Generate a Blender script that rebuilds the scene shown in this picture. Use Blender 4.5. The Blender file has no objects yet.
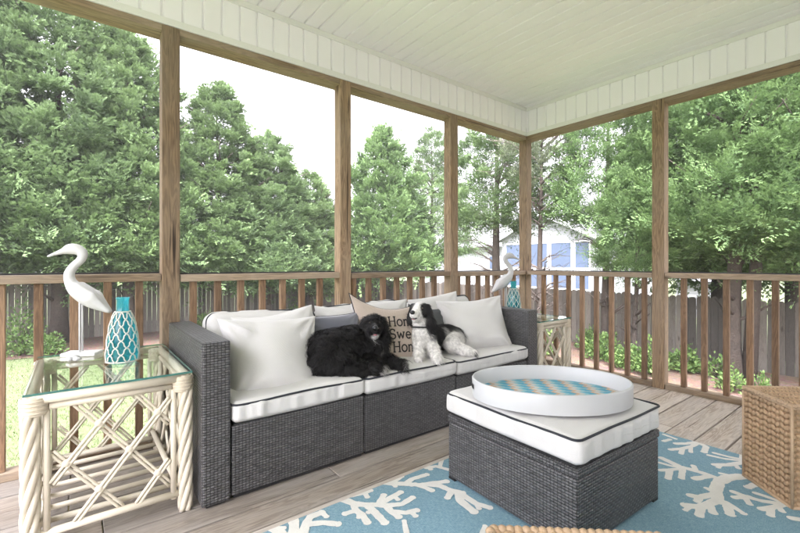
import bpy, bmesh, math, random
import numpy as np
from mathutils import Vector, Matrix
R = math.radians
PI = math.pi
random.seed(7)
scn = bpy.context.scene
COL = scn.collection

# ------------------------------------------------------------------ nodes
class G:
    def __init__(s, name, bump=None):
        s.m = bpy.data.materials.new(name); s.m.use_nodes = True
        s.t = s.m.node_tree; s.t.nodes.clear()
        s.out = s.t.nodes.new('ShaderNodeOutputMaterial')
    def n(s, typ, props=None, **inp):
        nd = s.t.nodes.new(typ)
        for k, v in (props or {}).items(): setattr(nd, k, v)
        for k, v in inp.items():
            key = k.replace('_', ' ')
            sock = nd.inputs[int(k[1:])] if (k[0] == 'i' and k[1:].isdigit()) else nd.inputs[key]
            s.set(sock, v)
        return nd
    def set(s, sock, v):
        if isinstance(v, bpy.types.NodeSocket): s.t.links.new(v, sock)
        elif isinstance(v, bpy.types.Node): s.t.links.new(v.outputs[0], sock)
        elif isinstance(v, (tuple, list)) and len(v) == 3 and sock.type == 'RGBA': sock.default_value = (*v, 1)
        else: sock.default_value = v
    def math(s, op, a, b=None, c=None, clamp=False):
        nd = s.t.nodes.new('ShaderNodeMath'); nd.operation = op; nd.use_clamp = clamp
        s.set(nd.inputs[0], a)
        if b is not None: s.set(nd.inputs[1], b)
        if c is not None: s.set(nd.inputs[2], c)
        return nd.outputs[0]
    def mix(s, f, a, b, mode='MIX'):
        nd = s.t.nodes.new('ShaderNodeMix'); nd.data_type = 'RGBA'; nd.blend_type = mode
        s.set(nd.inputs[0], f); s.set(nd.inputs[6], a); s.set(nd.inputs[7], b)
        return nd.outputs[2]
    def ramp(s, f, stops):
        nd = s.t.nodes.new('ShaderNodeValToRGB'); cr = nd.color_ramp
        while len(cr.elements) < len(stops): cr.elements.new(0.5)
        for e, (p, c) in zip(cr.elements, stops):
            e.position = p; e.color = (*c, 1) if isinstance(c, tuple) else (c, c, c, 1)
        s.set(nd.inputs[0], f); return nd.outputs[0]
    def maprange(s, v, a, b, c=0., d=1.):
        nd = s.n('ShaderNodeMapRange'); s.set(nd.inputs[0], v)
        for i, q in enumerate((a, b, c, d)): nd.inputs[i + 1].default_value = q
        return nd.outputs[0]
    def coord(s, kind='Object', scale=(1, 1, 1), rnd=0., off=None):
        tc = s.n('ShaderNodeTexCoord').outputs[kind]
        if rnd:
            oi = s.n('ShaderNodeObjectInfo')
            tc = s.n('ShaderNodeVectorMath', {'operation': 'ADD'}, i0=tc, i1=s.math('MULTIPLY', oi.outputs['Random'], rnd)).outputs[0]
        if off is not None:
            tc = s.n('ShaderNodeVectorMath', {'operation': 'ADD'}, i0=tc, i1=off).outputs[0]
        mp = s.n('ShaderNodeMapping', Vector=tc); mp.inputs['Scale'].default_value = scale
        return mp.outputs[0]
    def noise(s, vec, scale=5., detail=4., rough=.55, dist=0.):
        return s.n('ShaderNodeTexNoise', Vector=vec, Scale=scale, Detail=detail, Roughness=rough, Distortion=dist).outputs[0]
    def bump(s, h, strength=.3, dist=.01, normal=None):
        nd = s.n('ShaderNodeBump', Height=h, Strength=strength, Distance=dist)
        if normal is not None: s.set(nd.inputs['Normal'], normal)
        return nd.outputs[0]
    def pbsdf(s, color, rough=.6, normal=None, **kw):
        b = s.n('ShaderNodeBsdfPrincipled', Base_Color=color, Roughness=rough)
        for k, v in kw.items(): s.set(b.inputs[k.replace('_', ' ')], v)
        if normal is not None: s.set(b.inputs['Normal'], normal)
        s.t.links.new(b.outputs[0], s.out.inputs[0]); return s.m

def wood(name, axis, dark, light, grey, amount_grey=.5, rnd=7., attr=None, fine=1.):
    g = G(name)
    i = 'xyz'.index(axis)
    def sc(along, cross):
        v = [cross] * 3; v[i] = along; return tuple(v)
    off = None
    if attr:
        a = g.n('ShaderNodeAttribute', {'attribute_name': attr}).outputs['Fac']
        off = g.math('MULTIPLY', a, 37.)
    c1 = g.coord('Object', sc(1.1, 13.), rnd, off)
    warp = g.noise(g.coord('Object', sc(.9, 4.), rnd, off), 2., 2.)
    grain = g.noise(c1, 1.6, 5., .6, 1.2)
    ring = g.math('SINE', g.math('MULTIPLY', g.math('ADD', grain, g.math('MULTIPLY', warp, .8)), 42.))
    ring = g.maprange(ring, -1., 1.)
    fines = g.noise(g.coord('Object', sc(3., 150.), rnd, off), 1., 3., .6)
    blot = g.noise(g.coord('Object', sc(1.3, 5.), rnd, off), 1.5, 3.)
    f = g.math('ADD', g.math('MULTIPLY', ring, .42), g.math('MULTIPLY', fines, .62 * fine), clamp=True)
    col = g.mix(f, dark, light)
    gm = g.maprange(blot, .35, .65, 0., 1.)
    col = g.mix(g.math('MULTIPLY', gm, amount_grey), col, grey)
    crack = g.maprange(g.noise(g.coord('Object', sc(1.6, 70.), rnd, off), 1., 2., .5), .27, .34, 0., 1.)
    col = g.mix(g.math('SUBTRACT', 1., crack), col, (dark[0] * .45, dark[1] * .42, dark[2] * .4))
    kv = g.n('ShaderNodeTexVoronoi', Vector=g.coord('Object', sc(1.7, 6.), rnd, off), Scale=1.).outputs['Distance']
    knot = g.maprange(kv, .05, .13, .75, 0.)
    col = g.mix(knot, col, (dark[0] * .5, dark[1] * .42, dark[2] * .36))
    if attr:
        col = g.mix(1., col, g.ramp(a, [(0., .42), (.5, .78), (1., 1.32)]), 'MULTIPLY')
    else:
        oi = g.n('ShaderNodeObjectInfo').outputs['Random']
        col = g.mix(1., col, g.ramp(oi, [(0., .72), (1., 1.15)]), 'MULTIPLY')
    h = g.math('ADD', f, g.math('MULTIPLY', crack, .8))
    return g.pbsdf(col, .78, g.bump(h, .35, .004))

def plain(name, col, rough=.6, var=.12, scale=30., bump=.1, bd=.002, **kw):
    g = G(name)
    nz = g.noise(g.coord('Object', (1, 1, 1)), scale, 4.)
    big = g.noise(g.coord('Object', (1, 1, 1)), scale * .12, 3.)
    c = g.mix(nz, tuple(x * (1 - var) for x in col), tuple(min(1, x * (1 + var)) for x in col))
    c = g.mix(g.maprange(big, .3, .7, 0., 1.), c, tuple(x * (1 - var * .7) for x in col))
    return g.pbsdf(c, rough, g.bump(nz, bump, bd), **kw)

def fabric(name, col, thread=900., rough=.9, var=.06, bump=.25):
    g = G(name)
    co = g.coord('Object')
    sp = g.n('ShaderNodeSeparateXYZ', Vector=co)
    wx = g.math('SINE', g.math('MULTIPLY', g.math('ADD', sp.outputs[0], sp.outputs[2]), thread))
    wy = g.math('SINE', g.math('MULTIPLY', g.math('ADD', sp.outputs[1], sp.outputs[2]), thread))
    wv = g.math('MULTIPLY', wx, wy)
    nz = g.noise(co, 9., 4.); slub = g.noise(g.coord('Object', (12, 120, 60)), 4., 3.)
    c = g.mix(g.math('MULTIPLY', g.math('ADD', nz, slub), .5), tuple(x * (1 - var * 2) for x in col), tuple(min(.92, x * (1 + var)) for x in col))
    stain = g.noise(co, 4.2, 4., .6, .6)
    c = g.mix(g.maprange(stain, .5, .78, 0., .35), c, (col[0] * .80, col[1] * .765, col[2] * .70))
    h = g.math('ADD', g.math('MULTIPLY', wv, .25), g.math('ADD', slub, g.noise(co, 55., 3.)))
    return g.pbsdf(c, rough, g.bump(h, bump, .003), Sheen_Weight=.15)

M = {}
M['wood_x'] = wood('weathered_pine_along_rail', 'x', (.10, .062, .036), (.42, .30, .19), (.36, .295, .23), .6)
M['wood_y'] = wood('weathered_pine_across', 'y', (.10, .062, .036), (.42, .30, .19), (.36, .295, .23), .6)
M['baluster'] = wood('reddish_pine_balusters', 'z', (.075, .038, .02), (.33, .20, .112), (.26, .18, .12), .4)
M['wood_z'] = wood('weathered_pine_upright', 'z', (.080, .046, .025), (.40, .275, .165), (.31, .245, .18), .45)
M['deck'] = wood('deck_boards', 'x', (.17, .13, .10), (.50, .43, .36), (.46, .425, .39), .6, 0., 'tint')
M['fence'] = wood('old_fence_pine', 'z', (.075, .062, .050), (.215, .187, .155), (.165, .15, .13), .8, 0., 'tint')

def weave(name, c1, c2, mort, bw=.029, rh=.0105, bump=.9):
    g = G(name)
    uv = g.coord('UV')
    br = g.n('ShaderNodeTexBrick', {'offset': .5, 'offset_frequency': 2}, Vector=uv, Color1=c1, Color2=c2, Mortar=mort, Scale=1., Mortar_Size=.0017, Mortar_Smooth=.6, Bias=0., Brick_Width=bw, Row_Height=rh)
    sp = g.n('ShaderNodeSeparateXYZ', Vector=uv)
    # each strand bulges over and dips under its neighbours
    row = g.math('FLOOR', g.math('DIVIDE', sp.outputs[1], rh))
    sh = g.math('MULTIPLY', g.math('MODULO', g.math('ABSOLUTE', row), 2.), .5)
    fr = g.math('FRACT', g.math('ADD', g.math('DIVIDE', sp.outputs[0], bw), sh))
    arch = g.math('SINE', g.math('MULTIPLY', fr, PI))
    fv = g.math('SINE', g.math('MULTIPLY', g.math('FRACT', g.math('DIVIDE', sp.outputs[1], rh)), PI))
    h = g.math('MULTIPLY', g.math('POWER', g.math('ABSOLUTE', arch), .6), g.math('POWER', g.math('ABSOLUTE', fv), .5))
    nz = g.noise(g.coord('UV', (40, 40, 40)), 1., 3.)
    streak = g.noise(g.coord('UV', (8, 160, 8)), 1., 3.)
    col = g.mix(g.maprange(h, .1, .55), mort, br.outputs['Color'])
    col = g.mix(1., col, g.ramp(g.math('MULTIPLY', g.math('ADD', nz, streak), .5), [(.3, .62), (.7, 1.3)]), 'MULTIPLY')
    return g.pbsdf(col, .42, g.bump(h, bump, .0035))
M['wicker'] = weave('grey_resin_wicker', (.125, .122, .124), (.074, .072, .073), (.014, .0135, .0135))
M['frame_dark'] = plain('dark_metal_frame', (.018, .018, .019), .5)
M['canvas'] = fabric('off_white_canvas', (.575, .565, .55))
M['pillow_white'] = fabric('white_cotton', (.58, .57, .56), 700., var=.03)
M['piping'] = plain('navy_black_piping', (.016, .019, .026), .7)
M['burlap'] = fabric('beige_burlap', (.45, .375, .315), 420., bump=.5, var=.12)
M['ink'] = plain('black_ink', (.018, .016, .016), .85)
M['satin'] = plain('slate_grey_satin', (.10, .105, .135), .38, .25, 8., .1, .004, Sheen_Weight=.6)
M['stripe'] = plain('dark_woven_cloth', (.10, .105, .11), .8, .4, 60.)
M['vinyl'] = plain('white_vinyl', (.92, .905, .94), .42, .02, 3., .02)
M['groove'] = plain('vinyl_groove_grey', (.40, .39, .37), .6, .03)
M['white_paint'] = plain('white_paint', (.80, .80, .785), .5, .04, 40., .15)
M['plaster'] = plain('white_plaster_bird', (.53, .525, .525), .62, .10, 60., .5, .003)
M['tray'] = plain('white_lacquered_tray', (.50, .505, .515), .35, .03, 25., .05)
M['rattan'] = plain('cream_rattan', (.60, .54, .435), .42, .12, 45., .2, .001)
M['rattan_wrap'] = plain('cream_rattan_binding', (.56, .49, .385), .5, .16, 120., .3, .001)
M['nose'] = plain('black_nose', (.012, .012, .013), .3)
M['tongue'] = plain('pink_tongue', (.42, .16, .17), .35)
M['eye'] = plain('dark_eye', (.02, .012, .008), .08)
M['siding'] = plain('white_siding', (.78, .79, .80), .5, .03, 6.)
M['roof'] = plain('pale_grey_shingle', (.27, .27, .285), .8, .2, 12.)
M['blue_screen'] = plain('blue_tinted_glazing', (.075, .10, .155), .45, .2, 3., Specular_IOR_Level=.25)
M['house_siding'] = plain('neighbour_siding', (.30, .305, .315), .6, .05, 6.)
M['bark'] = plain('grey_brown_bark', (.075, .058, .046), .9, .5, 22., .9, .03)
M['twig'] = plain('bare_twigs', (.13, .105, .09), .9, .3, 22.)
M['hyacinth'] = plain('braided_water_hyacinth', (.43, .285, .165), .6, .35, 70., .4, .002)
M['hyacinth_rim'] = plain('pale_braided_rim', (.46, .32, .20), .6, .3, 70., .4, .002)

def foliage_mat(name, dark, light, trans=.25):
    g = G(name)
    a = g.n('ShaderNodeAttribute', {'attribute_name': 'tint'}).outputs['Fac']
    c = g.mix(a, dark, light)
    d = g.n('ShaderNodeBsdfPrincipled', Base_Color=c, Roughness=.65, Specular_IOR_Level=.2)
    t = g.n('ShaderNodeBsdfTranslucent', Color=g.mix(.5, c, light))
    mx = g.n('ShaderNodeMixShader', i0=trans, i1=d, i2=t)
    g.t.links.new(mx.outputs[0], g.out.inputs[0]); return g.m
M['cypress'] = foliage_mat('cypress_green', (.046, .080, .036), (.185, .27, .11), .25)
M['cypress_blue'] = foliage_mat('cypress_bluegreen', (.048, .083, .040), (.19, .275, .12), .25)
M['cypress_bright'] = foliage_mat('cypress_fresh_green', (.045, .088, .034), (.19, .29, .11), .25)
M['cedar_dull'] = foliage_mat('cedar_dull_green', (.09, .105, .07), (.17, .20, .12), .3)
M['shrub'] = foliage_mat('shrub_green', (.06, .115, .036), (.155, .235, .07), .3)
M['grass'] = foliage_mat('grass_green', (.072, .104, .034), (.12, .16, .055), .3)

def fur_mat(name):
    g = G(name)
    a = g.n('ShaderNodeAttribute', {'attribute_name': 'Col'}).outputs['Color']
    nz = g.noise(g.coord('Object'), 60., 3.)
    c = g.mix(1., a, g.ramp(nz, [(.3, .7), (.7, 1.25)]), 'MULTIPLY')
    return g.pbsdf(c, .55, None, Specular_IOR_Level=.22)
M['fur'] = fur_mat('dog_fur')

def glass_mat():
    g = G('table_glass')
    lw = g.n('ShaderNodeFresnel', IOR=1.5)
    f = g.math('MULTIPLY', lw.outputs[0], g.math('SUBTRACT', 1., g.n('ShaderNodeNewGeometry').outputs['Backfacing']))
    tr = g.n('ShaderNodeBsdfTransparent', Color=(.965, .985, .977))
    gl = g.n('ShaderNodeBsdfGlossy', Color=(.95, 1, .98), Roughness=.02)
    mx = g.n('ShaderNodeMixShader', i0=f, i1=tr, i2=gl)
    g.t.links.new(mx.outputs[0], g.out.inputs[0]); return g.m
M['glass'] = glass_mat()
M['glass_edge'] = plain('green_glass_edge', (.05, .16, .14), .1, .1)
def bottle_mat():
    g = G('teal_bottle_glass')
    lw = g.n('ShaderNodeFresnel', IOR=1.5)
    nz = g.noise(g.coord('Object'), 14., 2.)
    tr = g.n('ShaderNodeBsdfTransparent', Color=g.mix(g.maprange(nz, .35, .65), (.36, .84, .88), (.80, .98, .98)))
    df = g.n('ShaderNodeBsdfTranslucent', Color=(.10, .60, .68))
    gl = g.n('ShaderNodeBsdfGlossy', Color=(.9, 1, 1), Roughness=.04)
    m1 = g.n('ShaderNodeMixShader', i0=.30, i1=tr, i2=df)
    m2 = g.n('ShaderNodeMixShader', i0=g.math('MULTIPLY', lw.outputs[0], g.math('SUBTRACT', 1., g.n('ShaderNodeNewGeometry').outputs['Backfacing'])), i1=m1, i2=gl)
    g.t.links.new(m2.outputs[0], g.out.inputs[0]); return g.m
M['bottle'] = bottle_mat()
M['rope'] = plain('pale_jute_net', (.60, .57, .51), .85, .2, 200.)

def rug_mat():
    g = G('blue_flatweave')
    co = g.coord('Object')
    a = g.noise(g.coord('Object', (60, 420, 1)), 1., 3.)
    b = g.noise(g.coord('Object', (420, 60, 1)), 1., 3.)
    bl = g.noise(co, 3., 3.)
    f = g.math('MULTIPLY', g.math('ADD', a, b), .5)
    c = g.ramp(f, [(.36, (.10, .205, .27)), (.5, (.175, .305, .375)), (.64, (.31, .44, .48))])
    c = g.mix(g.maprange(bl, .3, .7, 0., .3), c, (.13, .235, .295))
    return g.pbsdf(c, .95, g.bump(f, .6, .004))
M['rug'] = rug_mat()
M['coral'] = plain('cream_rug_pile', (.66, .65, .61), .95, .12, 150., .5, .003)

def lawn_mat():
    g = G('lawn_ground')
    co = g.coord('Object')
    f = g.noise(co, 9., 6., .7); b = g.noise(co, .6, 3.)
    c = g.ramp(f, [(.3, (.05, .068, .028)), (.6, (.095, .12, .048)), (.8, (.14, .14, .08))])
    c = g.mix(g.maprange(b, .4, .7, 0., .4), c, (.14, .155, .075))
    return g.pbsdf(c, .95, g.bump(f, .8, .05))
M['lawn'] = lawn_mat()
def mulch_mat():
    g = G('pine_straw_mulch')
    co = g.coord('Object')
    v = g.n('ShaderNodeTexVoronoi', Vector=g.coord('Object', (30, 9, 10)), Scale=1.).outputs['Color']
    f = g.noise(co, 25., 6., .7)
    c = g.mix(f, (.06, .036, .026), (.23, .15, .105))
    c = g.mix(.25, c, g.mix(1., v, (.30, .2, .15), 'MULTIPLY'))
    return g.pbsdf(c, .95, g.bump(f, 1., .05))
M['mulch'] = mulch_mat()

# ------------------------------------------------------------------ mesh building
class MB:
    def __init__(s): s.v = []; s.f = []; s.mi = []; s.sm = []; s.tint = []
    def add(s, verts, faces, mi=0, smooth=False, tint=0.):
        o = len(s.v); s.v.extend(tuple(p) for p in verts)
        for f in faces:
            s.f.append(tuple(i + o for i in f)); s.mi.append(mi); s.sm.append(smooth); s.tint.append(tint)
    def box(s, x0, x1, y0, y1, z0, z1, mi=0, tint=0., bev=0.):
        if bev <= 0:
            v = [(x, y, z) for z in (z0, z1) for y in (y0, y1) for x in (x0, x1)]
            s.add(v, [(0, 2, 3, 1), (4, 5, 7, 6), (0, 1, 5, 4), (2, 6, 7, 3), (0, 4, 6, 2), (1, 3, 7, 5)], mi, False, tint)
        else:
            bm = bmesh.new(); bmesh.ops.create_cube(bm, size=1.)
            for q in bm.verts: q.co = ((x0 + x1) / 2 + q.co.x * (x1 - x0), (y0 + y1) / 2 + q.co.y * (y1 - y0), (z0 + z1) / 2 + q.co.z * (z1 - z0))
            bmesh.ops.bevel(bm, geom=bm.edges[:], offset=bev, segments=2, affect='EDGES', profile=.5)
            bm.verts.index_update()
            s.add([q.co[:] for q in bm.verts], [[q.index for q in f.verts] for f in bm.faces], mi, False, tint); bm.free()
    def tube(s, pts, r, n=8, mi=0, caps=True, smooth=True, tint=0.):
        pts = [Vector(p) for p in pts]; m = len(pts)
        rs = r if isinstance(r, (list, tuple)) else [r] * m
        t0 = (pts[1] - pts[0]).normalized()
        a = t0.orthogonal().normalized(); vs = []
        for i, p in enumerate(pts):
            t = (pts[min(i + 1, m - 1)] - pts[max(i - 1, 0)]).normalized()
            a = (a - t * a.dot(t)).normalized(); b = t.cross(a)
            for k in range(n):
                an = 2 * PI * k / n
                vs.append(p + (a * math.cos(an) + b * math.sin(an)) * rs[i])
        fs = [(i * n + k, i * n + (k + 1) % n, (i + 1) * n + (k + 1) % n, (i + 1) * n + k) for i in range(m - 1) for k in range(n)]
        if caps: fs += [tuple(range(n))[::-1], tuple((m - 1) * n + k for k in range(n))]
        s.add(vs, fs, mi, smooth, tint)
    def lathe(s, prof, c, n=32, mi=0, smooth=True):
        vs = [(c[0] + r * math.cos(2 * PI * k / n), c[1] + r * math.sin(2 * PI * k / n), c[2] + z) for r, z in prof for k in range(n)]
        fs = [(i * n + k, i * n + (k + 1) % n, (i + 1) * n + (k + 1) % n, (i + 1) * n + k) for i in range(len(prof) - 1) for k in range(n)]
        s.add(vs, fs, mi, smooth)
    def ell(s, c, r, n=8, m=5, mi=0, rot=None):
        vs = []
        for j in range(m + 1):
            ph = PI * j / m
            for k in range(n):
                th = 2 * PI * k / n
                q = Vector((math.sin(ph) * math.cos(th) * r[0], math.sin(ph) * math.sin(th) * r[1], math.cos(ph) * r[2]))
                if rot is not None: q = rot @ q
                vs.append((c[0] + q.x, c[1] + q.y, c[2] + q.z))
        fs = [(j * n + k, (j + 1) * n + k, (j + 1) * n + (k + 1) % n, j * n + (k + 1) % n) for j in range(m) for k in range(n)]
        s.add(vs, fs, mi, True)
    def grid(s, fn, nu, nv, mi=0, smooth=True, flip=False):
        vs = [fn(i / nu, j / nv) for j in range(nv + 1) for i in range(nu + 1)]
        w = nu + 1
        fs = [(j * w + i, j * w + i + 1, (j + 1) * w + i + 1, (j + 1) * w + i) for j in range(nv) for i in range(nu)]
        if flip: fs = [f[::-1] for f in fs]
        s.add(vs, fs, mi, smooth)
    def build(s, name, mats, parent=None, uv=False, tint=False, world=True):
        me = bpy.data.meshes.new(name); me.from_pydata(s.v, [], s.f)
        if not isinstance(mats, (list, tuple)): mats = [mats]
        for q in mats: me.materials.append(M[q] if isinstance(q, str) else q)
        me.polygons.foreach_set('material_index', s.mi); me.polygons.foreach_set('use_smooth', s.sm)
        if tint:
            at = me.attributes.new('tint', 'FLOAT', 'FACE'); at.data.foreach_set('value', s.tint)
        if uv:
            l = me.uv_layers.new(name='UVMap')
            for p in me.polygons:
                nx, ny, nz = (abs(c) for c in p.normal)
                for li in p.loop_indices:
                    q = me.vertices[me.loops[li].vertex_index].co
                    l.data[li].uv = (q.x, q.y) if nz >= max(nx, ny) else ((q.x, q.z) if ny >= nx else (q.y, q.z))
        me.update()
        return link(name, me, parent)

def link(name, me, parent=None):
    o = bpy.data.objects.new(name, me); COL.objects.link(o)
    if parent is not None: put(o, parent)
    return o
def wmat(o):
    m = o.matrix_basis.copy()
    if o.parent: m = wmat(o.parent) @ o.matrix_parent_inverse @ m
    return m
def put(o, parent):
    o.parent = parent; o.matrix_parent_inverse = wmat(parent).inverted()
def thing(name, label, cat, loc=(0, 0, 0), group=None):
    o = bpy.data.objects.new(name, None); COL.objects.link(o); o.location = loc
    o.empty_display_size = .1
    return tag(o, label, cat, group)
def tag(o, label, cat, group=None):
    o['label'] = label; o['category'] = cat
    if group: o['group'] = group
    return o
def struct(o, kind='structure', label=None):
    o['kind'] = kind
    if label: o['label'] = label
    return o
def copy_tree(o, parent=None):
    c = o.copy(); COL.objects.link(c)
    if parent is not None:
        c.parent = parent; c.matrix_parent_inverse = o.matrix_parent_inverse.copy()
    for ch in list(o.children): copy_tree(ch, c)
    return c
def np_mesh(name, V, F, mats, attr=None, col=None, smooth=False):
    """V (n,3), F (m,4) arrays -> mesh"""
    me = bpy.data.meshes.new(name)
    k = F.shape[1]
    me.vertices.add(len(V)); me.vertices.foreach_set('co', V.astype(np.float32).ravel())
    me.loops.add(F.size); me.loops.foreach_set('vertex_index', F.astype(np.int32).ravel())
    me.polygons.add(len(F)); me.polygons.foreach_set('loop_start', np.arange(0, F.size, k, dtype=np.int32))
    me.polygons.foreach_set('loop_total', np.full(len(F), k, dtype=np.int32))
    if smooth: me.polygons.foreach_set('use_smooth', np.ones(len(F), dtype=bool))
    me.update(calc_edges=True); me.validate()
    for q in (mats if isinstance(mats, (list, tuple)) else [mats]): me.materials.append(M[q])
    if attr is not None:
        a = me.attributes.new('tint', 'FLOAT', 'FACE'); a.data.foreach_set('value', attr.astype(np.float32))
    if col is not None:
        a = me.attributes.new('Col', 'FLOAT_COLOR', 'POINT')
        c4 = np.ones((len(V), 4), np.float32); c4[:, :3] = col; a.data.foreach_set('color', c4.ravel())
    return me

# ------------------------------------------------------------------ camera
CAM = Vector((-3.68, -2.60, 1.0)); YAW = 52.1
cd = bpy.data.cameras.new('camera'); cam = bpy.data.objects.new('camera', cd); COL.objects.link(cam)
cam.location = CAM; cam.rotation_euler = (R(90), 0, R(YAW - 90))
cd.sensor_width = 36; cd.lens = 36 * 417 / 800; cd.shift_y = -3.5 / 800; cd.clip_end = 500; cd.clip_start = .05
scn.camera = cam

# ------------------------------------------------------------------ light
w = bpy.data.worlds.new('World'); scn.world = w; w.use_nodes = True
nt = w.node_tree; bg = nt.nodes['Background']
sky = nt.nodes.new('ShaderNodeTexSky'); sky.sky_type = 'NISHITA'; sky.sun_disc = False
EL, AZ = 60, 225
sky.sun_elevation = R(EL); sky.sun_rotation = R(AZ); sky.dust_density = 6.; sky.air_density = 1.; sky.ozone_density = 1.
hs = nt.nodes.new('ShaderNodeHueSaturation'); hs.inputs['Saturation'].default_value = .05
tn = nt.nodes.new('ShaderNodeMix'); tn.data_type = 'RGBA'; tn.blend_type = 'MULTIPLY'; tn.inputs[0].default_value = 1.; tn.inputs[7].default_value = (.985, .965, 1.045, 1.)
nt.links.new(sky.outputs[0], hs.inputs['Color']); nt.links.new(hs.outputs[0], tn.inputs[6]); nt.links.new(tn.outputs[2], bg.inputs[0])
bg.inputs[1].default_value = .15
sd = bpy.data.lights.new('sun', 'SUN'); sd.energy = 1.6; sd.angle = R(25); sd.color = (1, .95, .99)
sun = bpy.data.objects.new('sun', sd); COL.objects.link(sun)
# azimuth measured clockwise from +Y, as in the sky texture
dv = Vector((math.sin(R(AZ)) * math.cos(R(EL)), math.cos(R(AZ)) * math.cos(R(EL)), math.sin(R(EL))))
sun.rotation_euler = dv.to_track_quat('Z', 'Y').to_euler(); sun.location = (0, 0, 12)
vs = scn.view_settings; vs.view_transform = 'Standard'; vs.look = 'None'; vs.gamma = 1; vs.exposure = 3.12; vs.use_curve_mapping = False
scn.cycles.max_bounces = 10; scn.cycles.transparent_max_bounces = 24; scn.cycles.diffuse_bounces = 6
scn.cycles.use_denoising = True; scn.cycles.sample_clamp_indirect = 8

# ------------------------------------------------------------------ porch shell
ZC, ZF = 2.60, 2.31
XL, YB = -4.47, -4.4
def deck():
    b = MB(); rng = random.Random(3); y = .13
    while y > YB:
        x0 = XL; cuts = [XL] + ([] if rng.random() < .45 else [rng.uniform(-3.9, -.8)]) + [.13]
        for a, c in zip(cuts[:-1], cuts[1:]):
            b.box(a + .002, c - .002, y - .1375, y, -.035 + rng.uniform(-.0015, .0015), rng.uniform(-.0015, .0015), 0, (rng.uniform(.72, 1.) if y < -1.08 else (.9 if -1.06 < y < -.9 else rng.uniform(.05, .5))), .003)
        y -= .146
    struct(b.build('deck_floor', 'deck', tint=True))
    j = MB()
    for i in range(9): j.box(XL, .12, -.02 - i * .55, .02 - i * .55 + .0, -.22, -.04)
    j.box(XL, .16, .131, .17, -.26, -.002); j.box(.131, .17, YB, .13, -.26, -.004)
    struct(j.build('deck_joists', 'wood_x'))
deck()

def grooved(name, mapf, length, height, pitch, phase, mat='vinyl', z0=0.):
    """panel with V grooves: profile along s extruded along height"""
    prof = [(0, 0)]; s = phase
    gw = .0075
    while s < length:
        prof += [(s - gw, 0), (s - gw * .45, .013), (s + gw * .45, .013), (s + gw, 0)]; s += pitch
    prof.append((length, 0))
    b = MB(); n = len(prof)
    vs = [mapf(a, d, z0) for a, d in prof] + [mapf(a, d, z0 + height) for a, d in prof]
    b.add(vs, [(i, i + 1, n + i + 1, n + i) for i in range(n - 1)])
    return b
# ceiling: grooves run along y, 0.104 apart
b = grooved('ceiling', lambda s, d, h: (s + XL, YB + h, ZC + d), -XL, -YB, .104, (-3.098 - XL) % .104, z0=0.)
b.box(XL - 1.0, .6, YB, .6, ZC + .02, ZC + .14)  # roof slab; unseen overhang past the deck end lengthened to block the sun
struct(b.build('ceiling', 'vinyl'))

def fascia(name, alongx, label):
    t = thing(name, label, 'fascia', (0, 0, ZF))
    h = ZC - ZF - .024
    if alongx:
        b = grooved('p', lambda s, d, q: (s + XL, d, ZF + .016 + q), -XL - .001, h, .104, (-3.098 - XL) % .104)
        b.box(XL, 0., .012, .10, ZF + .004, ZC)
        b.build('grooved_panel', 'vinyl', t)
        e = MB(); e.box(XL, -.001, -.006, .011, ZF, ZF + .038); e.build('bottom_trim', 'white_paint', t)
        e = MB(); e.box(XL, -.001, -.008, .011, ZC - .036, ZC - .001); e.build('top_trim', 'white_paint', t)
    else:
        b = grooved('p', lambda s, d, q: (d, -.001 - s, ZF + .016 + q), -YB - .001, h, .104, .855 % .104)
        b.box(.012, .10, YB, -.0, ZF + .004, ZC)
        b.build('grooved_panel', 'vinyl', t)
        e = MB(); e.box(-.006, .011, YB, -.007, ZF, ZF + .038); e.build('bottom_trim', 'white_paint', t)
        e = MB(); e.box(-.008, .011, YB, -.009, ZC - .036, ZC - .001); e.build('top_trim', 'white_paint', t)
fascia('fascia_panel', True, 'white grooved vinyl fascia above the long sofa side of the porch')
fascia('fascia_panel', False, 'white grooved vinyl fascia above the short end side beyond the ottoman')
b = MB(); b.box(XL, .135, .004, .13, ZF - .035, ZF + .003, bev=.003)
tag(b.build('roof_beam', 'wood_x'), 'weathered wooden header beam along the top of the screens behind the sofa', 'beam')
b = MB(); b.box(.004, .13, YB, .003, ZF - .036, ZF + .002, bev=.003)
tag(b.build('roof_beam', 'wood_y'), 'weathered wooden header beam over the end bay beside the basket', 'beam')

# posts
def post(x, y, label):
    b = MB(); b.box(x - .0445, x + .0445, y - .0445, y + .0445, -.02, ZF - .003, bev=.004)
    tag(b.build('porch_post', 'wood_z'), label, 'post', 'square wooden posts holding the porch roof')
for x, l in ((-3.262, 'thick wooden porch post behind the glass table with the heron'), (-2.15, 'wooden porch post behind the black dog and slate pillow'), (-1.05, 'wooden porch post behind the black and white spaniel')):
    post(x, .042, l)
post(.045, .045, 'wooden corner post where both rail sides of the porch meet')
post(.042, -1.235, 'wooden porch post between the oval tray and the big cypress')
post(.042, -2.40, 'wooden porch post hidden past the woven basket')
post(.042, -3.56, 'wooden porch post at the house end of the short side')
post(-4.38, .042, 'wooden porch post at the open lawn end past the glass table')

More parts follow.
